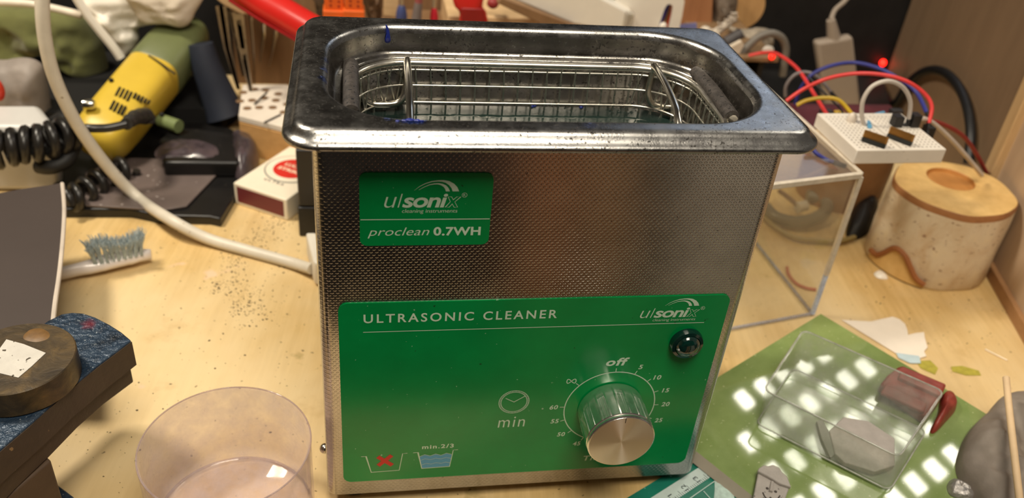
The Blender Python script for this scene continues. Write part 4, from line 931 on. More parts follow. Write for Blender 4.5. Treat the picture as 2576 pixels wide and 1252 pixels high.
def brush_piece(name, label, L, yy, r0, mm, n_, spread):
    s_ = MB(); A = AY(*L[0], yy); B = AY(*L[1], yy); s_.tube([A, B], r0, 12, 2)
    for i in range(n_):
        p = A.lerp(B, (i + .5) / n_); s_.tube([p, p + V((rnd.uniform(-1, 1) * spread, rnd.uniform(-1, 0) * spread, spread * rnd.uniform(.6, 1.4)))], .0007, 5, 1)
    return tag(make(name, s_, mm, smooth=60), label, 'brush')
brush_piece('grey_brush', 'ragged pale grey brush sticking up behind the rear right corner of the rim', ((1800, 82), (1850, 44)), .36, .0030, mat('pale grey bristle', (190, 178, 164), .7, var=.15), 46, .0042)
brush_piece('white_brush', 'ragged white clump just behind the rear right rim, left of the grey brush', ((1766, 78), (1802, 92)), .35, .0040, mat('chalky white', (222, 212, 198), .7, var=.1), 34, .0040)
tag(make('wooden_disc', MB().lathe([(.0178, -.004), (.0185, -.003), (.0185, .003), (.0178, .004)], AY(1868, 16, .43), 'Y', 64), m_wood('disc wood', (190, 144, 92), (204, 158, 104), (212, 168, 114), (1, 1, .3), (0, 0, 0), 24, .6)), 'round pale wooden disc standing on edge against the dark gap', 'disc')
tag(make('grey_rubble', MB().blob(YL(((1830, 66), (1845, 100), (1850, 140), (1900, 150), (1944, 110), (1938, 76), (1905, 70), (1870, 74)), .385), (0, -1, 0), .012, .005, 7, .010, 130, seed=31), mat('dusty grey lump', (150, 138, 122), .8, var=.35, vscale=140, bump=.6)), 'dusty grey lump below the wooden disc', 'lump')
tag(make('dark_grip', MB().tube([AY(1822, 108, .355), AY(1862, 84, .360)], .0042, 16, 1), mat('grey rubber', (84, 80, 80), .5)), 'short dark grey rubber grip in front of the dusty lump', 'grip')
tag(make('grey_hose', MB().tube([AY(x_, y_, .345) for x_, y_ in ((1858, 142), (1880, 118), (1910, 92), (1940, 84), (1965, 94), (1976, 118), (1974, 150), (1968, 190))], .0030, 12, 6), mat('hose grey', (112, 106, 98), .5, var=.1)), 'grey hose arching over the white oval piece behind the rear right corner', 'hose')
tag(make('white_oval_piece', MB().ball(AY(1932, 126, .35), .0048, (1.0, .5, .75)).xf(Matrix.Identity(4)), M_wh), 'white oval plastic piece under the arch of the grey hose', 'plastic piece')
tag(make('pale_chip', MB().prism(YL(((1836, 120), (1866, 104), (1872, 114), (1860, 136), (1846, 132)), .34), (0, .004, 0)), mat('pale chip', (214, 200, 180), .6)), 'pale chip beside the rear right rim under the grey hose', 'chip')
s0, s1 = AY(1800, 142, .335), AY(1962, 140, .335)
make('side_shelf', MB().box((s0.x, .335, s0.z - .0035), (s1.x, .446, s0.z)), m_wood('shelf wood', (120, 94, 66), (136, 108, 78), (146, 118, 88), use_obj=True), rk, bevel=.0004)
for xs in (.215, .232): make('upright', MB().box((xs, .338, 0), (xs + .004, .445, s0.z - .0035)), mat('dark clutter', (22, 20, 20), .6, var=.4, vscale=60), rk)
bpk = AZ(2160, 560, 0)
tag(make('black_lump', MB().blob([AZ(x_, y_, .0004) for x_, y_ in ((2128, 590), (2140, 540), (2165, 505), (2195, 500), (2205, 540), (2185, 585), (2150, 604))], (0, 0, 1), .016, 0, 8, .003, 100, seed=41), mat('black lump', (20, 19, 19), .5)), 'black lump added to fill the dark gap between the acrylic box and the birch candle holder', 'plug')  # black lump added to fill a dark gap
def led(px_, py_, yy, r, strength, label):
    m_ = mat('red led %d' % strength, (255, 34, 22), .2, emis=strength)
    tag(make('red_led', MB().ball(AY(px_, py_, yy), r, (1, 1, 1.1)), m_), label, 'indicator light')
led(1942, 142, .333, .0024, 2, 'glowing red light on the thin stick beside the rear right rim')
led(2221, 158, .47, .0030, 5, 'bright glowing red light at the edge of the brown side board')
led(2066, 100, .52, .0035, 1, 'dim red light behind the left side of the white adapter')
# dark clutter in the gap
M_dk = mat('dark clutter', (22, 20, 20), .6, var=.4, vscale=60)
tag(make('dark_filler', MB().box((.215, .475, 0), (.66, .55, .22)), M_dk, bevel=.004), 'dark cabinet added to cover the bright worktop behind the white adapter', 'filler')  # added dark block hides the bright worktop behind the adapter
tag(make('dark_bottle', MB().lathe([(.001, 0), (.012, .001), (.012, .030), (.006, .036), (.006, .042), (.001, .043)], AZ(1925, 245) + V((.02, .06, 0)), seg=32), mat('smoky glass', (34, 28, 24), .15, coat=.5)), 'small dark bottle behind the cleaner right edge below the wooden stick', 'bottle')
tag(make('dark_jar', MB().lathe([(.001, 0), (.010, .001), (.010, .026), (.008, .030), (.001, .031)], AZ(1985, 250) + V((.03, .05, 0)), seg=32), MATS['smoky glass']), 'dark jar right of the dark bottle in the shadowed gap', 'jar')
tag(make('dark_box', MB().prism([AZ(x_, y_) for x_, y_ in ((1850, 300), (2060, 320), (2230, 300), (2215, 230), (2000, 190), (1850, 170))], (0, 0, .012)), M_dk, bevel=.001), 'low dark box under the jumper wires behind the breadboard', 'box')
tag(make('blue_plug', MB().box(tuple(AY(2190, 138, .50)), tuple(AY(2226, 114, .50) + V((0, .006, 0)))), mat('dim blue plastic', (40, 78, 120), .5), bevel=.001), 'dim blue plug above the bright red light', 'plug')
tag(make('red_ribbon', MB().tube([AY(x_, y_, .50) for x_, y_ in ((2140, -20), (2165, 18), (2190, 50), (2225, 76), (2258, 96))], .0034, 8, 5), mat('dim red cable', (112, 34, 36), .6)), 'dim red cable falling across the dark gap at the top right', 'cable')
# adapter
ad = thing('power_adapter', 'white power adapter standing upright with a cord leaving its top', 'adapter', AY(2120, 292, .38))
bx = [AY(x_, y_, .380) for x_, y_ in ((2082, 302), (2170, 292), (2148, 92), (2054, 108))]
make('body', MB().prism(bx, (0, .010, 0)), mat('adapter white', (156, 142, 128), .5, var=.04), ad, bevel=.003)
make('neck', MB().tube([AY(2100, 110, .386), AY(2095, 80, .386), AY(2090, 50, .386)], lambda t: .0062 - .0028 * t, 16, 3), MATS['adapter white'], ad)
make('cord', MB().tube([AY(x_, y_, y2) for x_, y_, y2 in ((2090, 52, .386), (2100, 26, .395), (2124, 4, .40), (2150, -30, .41))], .0020, 12, 5), MATS['adapter white'], ad)
# black loop cable on the side board
bl = [AP(x_, y_, P0 + N * -.004, N) for x_, y_ in ((2205, 296), (2250, 262), (2290, 205), (2330, 178), (2372, 180), (2408, 212), (2432, 265), (2442, 330), (2438, 392), (2436, 410))]
for q in bl: q.z = max(q.z, .0042)
tag(make('black_cable', MB().tube(bl, .0036, 14, 6), mat('thick black cable', (20, 19, 20), .45)), 'thick black cable arching against the brown side board', 'cable')

# ---- clear acrylic box, breadboard
ZA = .0965
NB = AZ(2045, 795, 0); NT = V((NB.x, NB.y, ZA))
lft = (AZ(1830, 835, 0) - NB); lft.z = 0; lft = lft.normalized(); bck = (AZ(1915, 632, 0) - NB); bck.z = 0; bck = bck.normalized()
M_acr = clear('clear acrylic', (252, 252, 250), .05, .04, (200, 190, 178), .35)
M_edge = mat('frosted acrylic edge', (206, 194, 176), .5, var=.12, vscale=300, bump=.4, bscale=700)
ab = thing('acrylic_box', 'clear acrylic box with frosted edges standing right behind the cleaner, carrying the breadboard', 'box', NB)
LL, LB = .10, .145
def abp(a, b_, z): return NB + lft * a + bck * b_ + V((0, 0, z))
LL = (abp(0, 0, 0).x - .0845) / -lft.x if lft.x < 0 else .10
T_ = .003
# floor-standing panes
make('front_pane', MB().prism([abp(0, 0, .0002), abp(LL, 0, .0002), abp(LL, T_, .0002), abp(0, T_, .0002)], (0, 0, ZA - .0034)), M_acr, ab, smooth=0)
make('side_pane', MB().prism([abp(0, T_, .0002), abp(T_, T_, .0002), abp(T_, LB, .0002), abp(0, LB, .0002)], (0, 0, ZA - .0034)), M_acr, ab, smooth=0)
make('top_pane', MB().prism([abp(0, 0, ZA - .003), abp(LL, 0, ZA - .003), abp(LL, LB, ZA - .003), abp(0, LB, ZA - .003)], (0, 0, .003)), clear('clear acrylic top', (240, 236, 230), .16, .06, (150, 138, 130), .10), ab, smooth=0)
def edge(a, b_, w_=.0013): return MB().tube([a, a.lerp(b_, .33), a.lerp(b_, .66), b_], w_, 4, 3, True, True)
make('frosted_edge', edge(abp(.0008, .0008, ZA - .0012), abp(LL, .0008, ZA - .0012), .0019), M_edge, ab, smooth=0)
make('frosted_edge', edge(abp(.0008, .0008, ZA - .0012), abp(.0008, LB, ZA - .0012), .0019), M_edge, ab, smooth=0)
make('frosted_edge', edge(abp(.0006, .0006, .03), abp(.0006, .0006, ZA - .002), .0017), M_edge, ab, smooth=0)
make('polished_edge', edge(abp(.0006, .0006, .0016), abp(.0006, .0006, .03), .0015), mat('blue glint edge', (176, 196, 236), .15, var=.3, vscale=600, bump=.8, bscale=500, coat=1), ab, smooth=0)  # bluish colour stands in for glints on the lower edge
make('polished_edge', edge(abp(.0006, .0006, .0018), abp(LL, .0006, .0018), .0009), clear('edge clear', (220, 224, 236), .35, .08, (196, 198, 214), .7), ab, smooth=0)
make('polished_edge', edge(abp(.0006, .0006, .0018), abp(.0006, LB, .0018), .0009), MATS['edge clear'], ab, smooth=0)
# things inside the box
tag(make('grey_hose', MB().tube([AZ(x_, y_, .006) for x_, y_ in ((1925, 520), (1950, 545), (2000, 558), (2050, 548), (2080, 525), (2072, 500), (2030, 492))], .0042, 12, 6), mat('grey green hose', (112, 108, 92), .4, var=.15)), 'grey-green hose coiled inside the clear acrylic box', 'hose')
tag(make('thin_tube', MB().tube([AZ(x_, y_, .003) for x_, y_ in ((1905, 530), (1950, 570), (2000, 598), (2050, 604), (2110, 606), (2150, 596))], .0017, 10, 6), mat('olive tube', (150, 132, 82), .4)), 'thin olive tube curving under the grey hose through the acrylic box', 'tube')
tag(make('white_plug', MB().tube([AZ(2005, 522, .012), AZ(2028, 516, .013)], .0038, 12, 1), mat('cream plug', (206, 196, 176), .5)), 'small cream plug on the end of a cord inside the acrylic box', 'plug')
tag(make('brown_cord', MB().tube([AZ(x_, y_, .013) for x_, y_ in ((1960, 480), (1985, 498), (2006, 516))], .0016, 10, 4), mat('brown cord', (120, 92, 70), .5)), 'short brown cord leading to the cream plug inside the box', 'cord')
tag(make('red_wire', MB().tube([AZ(x_, y_, .0012) for x_, y_ in ((1980, 672), (1984, 690), (2002, 712), (2028, 724), (2052, 728))], .0010, 10, 5), mat('faded red wire', (176, 84, 66), .6)), 'short curved faded red wire on the worktop inside the acrylic box', 'wire')
tag(make('bamboo_skewer', MB().tube([AZ(x_, y_, .060) for x_, y_ in ((2000, 455), (2045, 438), (2092, 416))], .0014, 8, 3), mat('bamboo', (196, 160, 104), .6)), 'pale bamboo skewer leaning inside the top of the acrylic box', 'skewer')
# breadboard
ZB = ZA + .0004
q0 = AZ(2145, 413, ZB); q1 = AZ(2368, 410, ZB); q3 = AZ(2038, 312, ZB)
e1 = (q1 - q0).normalized(); wB = (q1 - q0).length; e2 = V((-e1.y, e1.x, 0)); lB = .046
bb_ = thing('breadboard', 'white solderless breadboard with jumper wires lying on top of the acrylic box', 'breadboard', q0)
def bp(a, b_, z=0): return q0 + e1 * a + e2 * b_ + V((0, 0, z))
M_bb = mat('breadboard white', (226, 218, 206), .45, var=.05, vscale=60, specks=(500, .72, (150, 140, 130)))
HB = .0085
body = MB().prism([bp(0, 0), bp(wB, 0), bp(wB, lB), bp(0, lB)], (0, 0, HB))
make('body', body, M_bb, bb_, bevel=.0006)
make('centre_groove', MB().prism([bp(wB * .49, .001, HB + .0001), bp(wB * .51, .001, HB + .0001), bp(wB * .51, lB - .001, HB + .0001), bp(wB * .49, lB - .001, HB + .0001)], (0, 0, .0001)), mat('groove grey', (196, 188, 176), .7), bb_, smooth=0)
hs = MB()
for i in range(14):
    for j in range(20):
        if j in (9, 10): continue
        c = bp(.003 + j * (wB - .006) / 19, .003 + i * .0029, HB + .0001)
        hs.prism([c + V((-.00045, -.00045, 0)), c + V((.00045, -.00045, 0)), c + V((.00045, .00045, 0)), c + V((-.00045, .00045, 0))], (0, 0, .0001))
o_ = make('contact_holes', hs, mat('hole dark', (168, 158, 146), .9), bb_, smooth=0); o_['kind'] = 'stuff'
for i, (a0, a1, lab) in enumerate((((2168, 352), (2226, 372), 'left'), ((2232, 343), (2292, 366), 'right'))):
    t_ = thing('pin_header', 'black pin header strip with gold pins on the breadboard, the %s one' % lab, 'pin header', AZ(*a0, ZB + HB), 'pin headers on the breadboard')
    A, B = AZ(*a0, ZB + HB + .0005), AZ(*a1, ZB + HB + .0005); d_ = (B - A).normalized(); n2 = V((-d_.y, d_.x, 0)) * .0012
    make('strip', MB().prism([A - n2, B - n2, B + n2, A + n2], (0, 0, .0022)), mat('header black', (24, 26, 24), .5), t_)
    for k in range(12):
        p = A.lerp(B, (k + .5) / 12); make('pin', MB().box(tuple(p + V((-.0007, -.0004, .0022))), tuple(p + V((.0007, .0004, .0062)))), mat('gold pin', (190, 150, 90), .3, .8), t_)
M_jr = mat('jumper red', (216, 60, 58), .4)
M_jb = mat('jumper blue', (44, 48, 128), .45)
M_jw = mat('jumper white', (196, 186, 176), .45)
M_jt = mat('jumper tip', (26, 24, 24), .5)
def jumper(label, pts, m_, r=.00105, tips=(1, 1)):
    t_ = thing('jumper_wire', label, 'wire', AY(*pts[0]), 'jumper wires around the breadboard')
    P3 = [AY(*p) for p in pts]; make('insulation', MB().tube(P3, r, 10, 8), m_, t_, smooth=80)
    for k, (a, b_) in enumerate(((P3[0], P3[1]), (P3[-1], P3[-2]))):
        if tips[k]:
            d_ = (a - b_).normalized(); make('connector_tip', MB().tube([a - d_ * .0005, a + d_ * .0065], .0014, 8, 1), M_jt, t_)
jumper('red jumper wire running from behind the rim straight down to the breadboard corner', [(1884, 140, .33), (1920, 133, .325), (1955, 136, .31), (2005, 172, .28), (2050, 240, .23), (2100, 318, .18), (2150, 385, .142)], M_jr, .00125, (0, 0))
jumper('long red jumper wire arching over the breadboard from the rim to the right', [(1978, 254, .20), (2020, 225, .20), (2080, 198, .195), (2150, 185, .19), (2220, 188, .185), (2280, 204, .18), (2325, 235, .175), (2344, 268, .17), (2336, 312, .165)], M_jr, .00115, (0, 1))
jumper('white jumper wire in a tall round arch above the pin headers', [(2176, 318, .165), (2168, 290, .165), (2172, 250, .165), (2196, 216, .165), (2236, 204, .165), (2272, 220, .165), (2290, 256, .165), (2286, 300, .165)], M_jw, .0012)
jumper('yellow jumper wire bending low between the rim and the breadboard', [(2004, 264, .20), (2030, 252, .20), (2070, 246, .198), (2110, 252, .195), (2142, 286, .19)], mat('jumper yellow', (206, 172, 48), .4), .00125, (0, 0))
jumper('dark blue jumper wire in a wide arch behind the red arch', [(1998, 280, .26), (2010, 232, .26), (2040, 190, .26), (2090, 166, .26), (2150, 158, .26), (2210, 172, .25), (2260, 198, .24), (2305, 232, .23), (2332, 285, .21)], M_jb, .0013)
jumper('dark blue jumper wire hanging below the rim corner over the acrylic box', [(2036, 362, .150), (2052, 384, .145), (2076, 400, .142), (2098, 408, .140)], M_jb, .0011, (0, 1))
jumper('grey jumper wire looping behind the rear right rim edge', [(1976, 244, .27), (1978, 215, .27), (2000, 188, .27), (2030, 182, .27), (2060, 196, .265), (2090, 232, .26)], mat('jumper grey', (120, 112, 112), .5), .0012)
jumper('white jumper wire falling from the breadboard down behind the birch block', [(2298, 306, .165), (2316, 298, .165), (2345, 308, .17), (2390, 348, .175), (2430, 392, .18), (2470, 440, .185)], M_jw, .0014, (1, 0))
jumper('dark red jumper wire behind the white one at the right', [(2330, 302, .19), (2370, 312, .195), (2420, 340, .20), (2455, 385, .205), (2484, 440, .21)], mat('jumper dark red', (130, 34, 34), .5), .0014, (0, 0))
jumper('thin black wire crossing from the grey loop down to the white capacitor', [(2030, 190, .235), (2080, 240, .215), (2118, 280, .19), (2140, 330, .165)], M_jt, .0006, (0, 0))
cp = thing('white_capacitor', 'white oval capacitor standing at the left corner of the breadboard', 'capacitor', AY(2143, 330, .17))
make('capsule', MB().ball(AY(2142, 302, .17), .0035, (.85, .7, 1.35), 20, 14), mat('capacitor cream', (212, 200, 186), .35), cp)
for dx in (-8, 8): make('leg', MB().tube([AY(2142 + dx, 318, .17), AY(2148 + dx * .6, 345, .165), AY(2152, 368, .155)], .0007, 6, 3), M_jt, cp)
for i, (x_, y_, lab) in enumerate(((2256, 312, 'left'), (2300, 308, 'middle'), (2334, 338, 'right'))):
    q = AY(x_, y_ + 18, .162); tag(make('black_connector', MB().box(tuple(q + V((-.0026, 0, 0))), tuple(q + V((.0026, .006, .0085)))), M_jt, bevel=.0004), 'black plug connector on the breadboard, the %s of three' % lab, 'connector', 'black connectors on the breadboard')
pc_ = thing('circuit_board', 'dark red circuit board lying behind the breadboard', 'circuit board', AY(2180, 320, .23))
pb0 = AY(2040, 322, .225); pb1 = AY(2310, 318, .225)
make('board', MB().box((pb0.x, .225, pb0.z - .001), (pb1.x, .262, pb0.z + .0006)), mat('board red', (84, 26, 30), .5, var=.2), pc_)
for (x_, y_, s_c, cc3) in ((2075, 292, .004, (44, 40, 40)), (2110, 288, .003, (196, 160, 60)), (2250, 290, .004, (40, 38, 38)), (2200, 300, .003, (90, 86, 82))):
    q = AY(x_, y_ + 20, .232); make('component', MB().box(tuple(q + V((-s_c, 0, 0))), tuple(q + V((s_c, .005, s_c * 2.2)))), mat('component %d' % x_, cc3, .5), pc_, bevel=.0004)
tag(make('light_blue_wire', MB().tube([AZ(2188, 318, ZB + HB + .0012), AY(2184, 300, .178), AY(2200, 290, .185), AY(2222, 284, .19)], .0013, 8, 3), mat('light blue wire', (96, 160, 200), .4)), 'short light blue wire beside the foot of the white arch', 'wire')
tag(make('yellow_component', MB().ball(AY(2106, 296, .195), .0032, (.8, .6, 1.3)), mat('yellow bead', (196, 168, 52), .4)), 'yellow bead-like component beside the white capacitor', 'component')

# ---- birch candle block
lc = V((.3045, .1815, 0))
bk = thing('birch_block', 'birch log candle holder with bark sides and a round hollow in its top', 'candle holder', lc)
def wob(x, y, h, a):
    k = 1 + .03 * math.sin(a * 2 + 1) + .015 * math.sin(a * 5 + h * 90) + .008 * math.sin(a * 9)
    return x * k, y * k
m, nt, bb2 = new_mat('birch bark'); p = geo_pos(nt, (1, 1, .6)); n1 = noise_tex(nt, 60, 6, .65, p, .4)
c_ = ramp(nt, n1.outputs['Fac'], [(.26, lin((170, 122, 76))), (.36, lin((202, 178, 144))), (.55, lin((216, 200, 172))), (.75, lin((226, 208, 172)))]).outputs['Color']
n2_ = noise_tex(nt, 200, 4, .6, geo_pos(nt, (1, 1, 2.5))); c_ = mixc(nt, ramp(nt, n2_.outputs['Fac'], [(.62, (0, 0, 0)), (.68, (.8,) * 3)]).outputs['Color'], c_, lin((120, 74, 50)))
nt.links.new(c_, bb2.inputs['Base Color']); bb2.inputs['Roughness'].default_value = .7; bump_into(nt, bb2, n1.outputs['Fac'], .0015, .5); M_bark = m
M_end = m_wood('birch end grain', (206, 162, 94), (220, 180, 112), (228, 192, 128), (1, 1, 1), (0, 0, 0), 24, .6)
RT = .0372; HT = .0555
make('bark', MB().lathe([(RT * 1.0, .0002), (RT * 1.03, .002), (RT * 1.03, .02), (RT * 1.02, .04), (RT * 1.0, HT - .0042)], (lc.x, lc.y, 0), seg=96, squash=wob, cap1=False), M_bark, bk, smooth=60)
hc = lc + V((.0035, .010, 0))
rings_ = []
for rr, hh, cc_c in ((RT * 1.0, HT - .0042, lc), (RT * .995, HT - .0012, lc), (RT * .975, HT, lc), (.0150, HT, hc), (.0146, HT - .0006, hc), (.0143, HT - .0022, hc), (.0020, HT - .0023, hc)):
    rg_ = []
    for k in range(96):
        a = 2 * PI * k / 96; x_, y_ = rr * math.cos(a), rr * math.sin(a)
        if rr > .02: x_, y_ = wob(x_, y_, hh, a)
        rg_.append(V((cc_c.x + x_, cc_c.y + y_, hh)))
    rings_.append(rg_)
make('top_face', MB().loft(rings_[2:4], False, False), M_end, bk, smooth=0)
make('rim_band', MB().loft(rings_[:3], False, False), m_wood('inner bark band', (140, 92, 54), (160, 108, 66), (176, 124, 78), use_obj=True), bk, smooth=60)
make('candle_hollow', MB().loft(rings_[3:], False, True), m_wood('hollow wood', (176, 118, 56), (190, 130, 66), (198, 140, 76), use_obj=True), bk, smooth=40)
# the peeled patch at the foot with its brown wavy edge
def cyl(px_, py_, r):
    d = ray(px_, py_); o = CAM - lc; a = d.x ** 2 + d.y ** 2; b_ = 2 * (o.x * d.x + o.y * d.y); c = o.x ** 2 + o.y ** 2 - r * r
    ds_ = b_ * b_ - 4 * a * c
    if ds_ < 0: return None
    return CAM + d * ((-b_ - math.sqrt(ds_)) / (2 * a))
edge_px = [(2190, 628), (2205, 640), (2225, 634), (2245, 624), (2262, 628), (2278, 645), (2290, 672), (2304, 700), (2325, 716)]
ep = [cyl(a, c, RT * 1.085) for a, c in edge_px]; ep = [q for q in ep if q]
make('bark_edge', MB().tube(ep, .0017, 8, 4), mat('bark edge brown', (150, 92, 48), .7), bk)
pw = MB(); up_ = [cyl(a, c, RT * 1.078) for a, c in edge_px]; up_ = [q for q in up_ if q]
fine_u = []
for i in range(len(up_) - 1):
    for k in range(4): fine_u.append(up_[i].lerp(up_[i + 1], k / 4))
fine_u.append(up_[-1]); lowr = [V((q.x, q.y, .0012)) for q in fine_u]
pw.loft([fine_u, lowr], False, False, closed=False); make('peeled_patch', pw, M_end, bk, smooth=60)
# second and third blocks behind
l2 = V((lc.x - .022, lc.y + .085, 0))
t_ = thing('birch_block', 'second birch block mostly hidden behind the candle holder under the breadboard', 'wood block', l2)
make('bark', MB().lathe([(.030, .0002), (.031, .03), (.030, .046)], (l2.x, l2.y, 0), seg=48, cap1=False), m_wood('dull brown wood', (128, 88, 50), (140, 98, 58), (150, 106, 66), use_obj=True), t_); make('top_face', MB().lathe([(.030, .046), (.001, .047)], (l2.x, l2.y, 0), seg=48, cap0=False), M_end, t_, smooth=0)  # plain darker brown wood for the second block
tag(make('white_crumb', MB().blob([AZ(x_, y_, .0002) for x_, y_ in ((2198, 688), (2208, 682), (2222, 686), (2234, 700), (2222, 702), (2206, 698))], (0, 0, 1), .0022, 0, 5, .0005, 300), M_wh), 'small white crumb on the worktop in front of the birch candle holder', 'crumb')

# ---- green glazed tile, cutting mat and what lies on them
tn = V((-.0645, -.081, 1)).normalized()
TP = V((.083, .030, .0078))
def AT(px_, py_, up=0.0): return AP(px_, py_, TP + tn * up, tn)
M_tile = None
m, nt, bb2 = new_mat('green glazed tile'); p = geo_pos(nt)
n1 = noise_tex(nt, 60, 5, .6, p); c_ = ramp(nt, n1.outputs['Fac'], [(.3, lin((124, 146, 84))), (.7, lin((142, 162, 100)))]).outputs['Color']
n2_ = noise_tex(nt, 700, 2, .5, p); c_ = mixc(nt, ramp(nt, n2_.outputs['Fac'], [(.70, (0, 0, 0)), (.72, (.8,) * 3)]).outputs['Color'], c_, lin((196, 204, 160)))
nt.links.new(c_, bb2.inputs['Base Color']); bb2.inputs['Roughness'].default_value = .035; bb2.inputs['Specular IOR Level'].default_value = .8; bb2.inputs['Coat Weight'].default_value = .6; bb2.inputs['Coat Roughness'].default_value = .03
n3_ = noise_tex(nt, 38, 2, .5, p); bump_into(nt, bb2, n3_.outputs['Fac'], .0010, .03); M_tile = m
gt = thing('green_tile', 'glossy green tile with grey edge lying right of the cleaner', 'tile', TP)
tpl = [AT(2065, 789), AT(2300, 930), AT(2480, 1040), AT(2600, 1115), AT(2560, 1330), AT(2010, 1340), AT(1757, 1139)]
a0_, a1_ = AT(2065, 789), AT(1790, 958)
k_ = (.0838 - a0_.x) / (a1_.x - a0_.x); cut0 = a0_.lerp(a1_, k_)
b0_, b1_ = AT(2010, 1340), AT(1757, 1139); k2 = (.0838 - b0_.x) / (b1_.x - b0_.x); cut1 = b0_.lerp(b1_, k2) if k2 > 0 else b1_
tpl = tpl[:-1] + [cut1, cut0]
make('slab', MB().prism([q - tn * .0034 for q in tpl], tn * .0034), M_tile, gt, bevel=0, smooth=0)
make('grey_base', MB().prism([q - tn * .0050 for q in tpl], tn * .00155), mat('grey ceramic edge', (176, 166, 150), .6, var=.08), gt, smooth=0)['label'] = 'unglazed grey edge'
eg = MB(); 
A, B = tpl[5], cut1; nn = V(((A - B).y, -(A - B).x, 0)).normalized(); nn = -nn if nn.y > 0 else nn
make('bevelled_edge', MB().prism([A, B, B - tn * .0049 + nn * .003, A - tn * .0049 + nn * .003], -nn * .0005), MATS['grey ceramic edge'], gt, smooth=0)
# teal cutting mat with ruler
mt = thing('cutting_mat', 'teal cutting mat with white ruler strip sticking out under the green tile', 'cutting mat', AZ(1700, 1230))
M_teal = mat('teal mat', (28, 118, 98), .35, var=.12, vscale=60, specks=(300, .7, (120, 190, 180)))
sides = [AZ(x_, y_, .0012) for x_, y_ in ((1560, 1262), (1765, 1138), (1960, 1262), (1900, 1400), (1500, 1400))]
make('sheet', MB().prism([q - V((0, 0, .0010)) for q in sides], (0, 0, .0010)), M_teal, mt, smooth=0)
sa, sb_ = AZ(1612, 1268, .0014), AZ(1782, 1160, .0014); sc2, sd2 = AZ(1814, 1182, .0014), AZ(1672, 1276, .0014)
make('ruler_strip', MB().prism([sa, sb_, sc2, sd2], (0, 0, .0001)), mat('pale strip', (196, 214, 210), .4, var=.08, vscale=90), mt, smooth=0)
ru = MB(); du2 = (sb_ - sa).normalized(); dv2 = V((-du2.y, du2.x, 0))
for k in range(34):
    p = sd2.lerp(sc2, k / 33); ln_ = .0030 if k % 5 == 0 else .0016
    ru.prism([p, p + du2 * .00015, p + du2 * .00015 + dv2 * ln_, p + dv2 * ln_], (0, 0, .00022))
for t_s, px_, py_ in (('13', 1752, 1205), ('12', 1722, 1226), ('11', 1690, 1250)):
    c = AZ(px_, py_, .0017); tmb = MB(); text_mb(t_s, -.0016, .0016, -.0012, .0012, 0, 0, 0, 1, tmb)
    ux, uz = -du2, -dv2
    ux, uz = dv2, -du2
    ru.add([c + ux * q.x + uz * q.z for q in tmb.v], tmb.f)
make('ruler_marks', ru, mat('mark grey', (70, 82, 84), .6), mt, smooth=0)
ln2 = MB()
for (p_, q_) in (((1690, 1285), (1826, 1190)), ((1770, 1235), (1800, 1268))):
    A, B = AZ(*p_, .0014), AZ(*q_, .0014); d_ = (B - A).normalized(); n_2 = V((-d_.y, d_.x, 0)) * .0002; ln2.prism([A - n_2, B - n_2, B + n_2, A + n_2], (0, 0, .00012))
make('grid_lines', ln2, MATS['pale strip'], mt, smooth=0)
wc = MB().blob([AZ(x_, y_, .0015) for x_, y_ in ((1800, 1184), (1822, 1196), (1838, 1222), (1846, 1262), (1800, 1268), (1798, 1230))], (0, 0, 1), .0004, 0, 5, .0003, 300, seed=2)
tag(make('white_smear', wc, mat('chalk white', (190, 214, 206), .8, var=.2, vscale=400)), 'chalky white smear on the teal cutting mat beside the tile edge', 'smear')
# small grey clay figure
fg = thing('clay_figure', 'small grey clay head with a cap on the green tile at the bottom edge', 'figure', AT(1930, 1250))
M_clay = mat('pale grey clay', (178, 172, 166), .75, var=.08, vscale=200, bump=.5, bscale=900, specks=(600, .70, (70, 64, 60)))
P_t = lambda L, up: [AT(a, c, up) for a, c in L]
make('head', MB().prism(P_t(((1904, 1192), (1930, 1190), (1984, 1230), (1972, 1262), (1960, 1330), (1880, 1320), (1892, 1255), (1900, 1215)), .0004), tn * .0038), M_clay, fg, bevel=.0006)
make('cap', MB().prism(P_t(((1903, 1190), (1908, 1182), (1920, 1175), (1930, 1178), (1942, 1174), (1958, 1182), (1966, 1194), (1978, 1204), (1988, 1231), (1960, 1222), (1930, 1204)), .0040), tn * .0020), M_clay, fg, bevel=.0005)
M_gro = mat('clay groove', (74, 68, 64), .8)
for L in (((1919, 1238), (1925, 1250), (1934, 1256), (1938, 1250)), ((1938, 1250), (1946, 1258), (1956, 1254), (1962, 1246))):
    make('moustache', MB().tube([AT(a, c, .0044) for a, c in L], .0003, 6, 4), M_gro, fg)
for L in ((1930, 1228), (1951, 1236)): make('eye', MB().ball(AT(*L, .0042), .0007, (1, 1, .6)), M_gro, fg)
make('nose', MB().tube([AT(1943, 1212, .0045), AT(1939, 1236, .0048)], .0008, 8, 1), M_clay, fg)
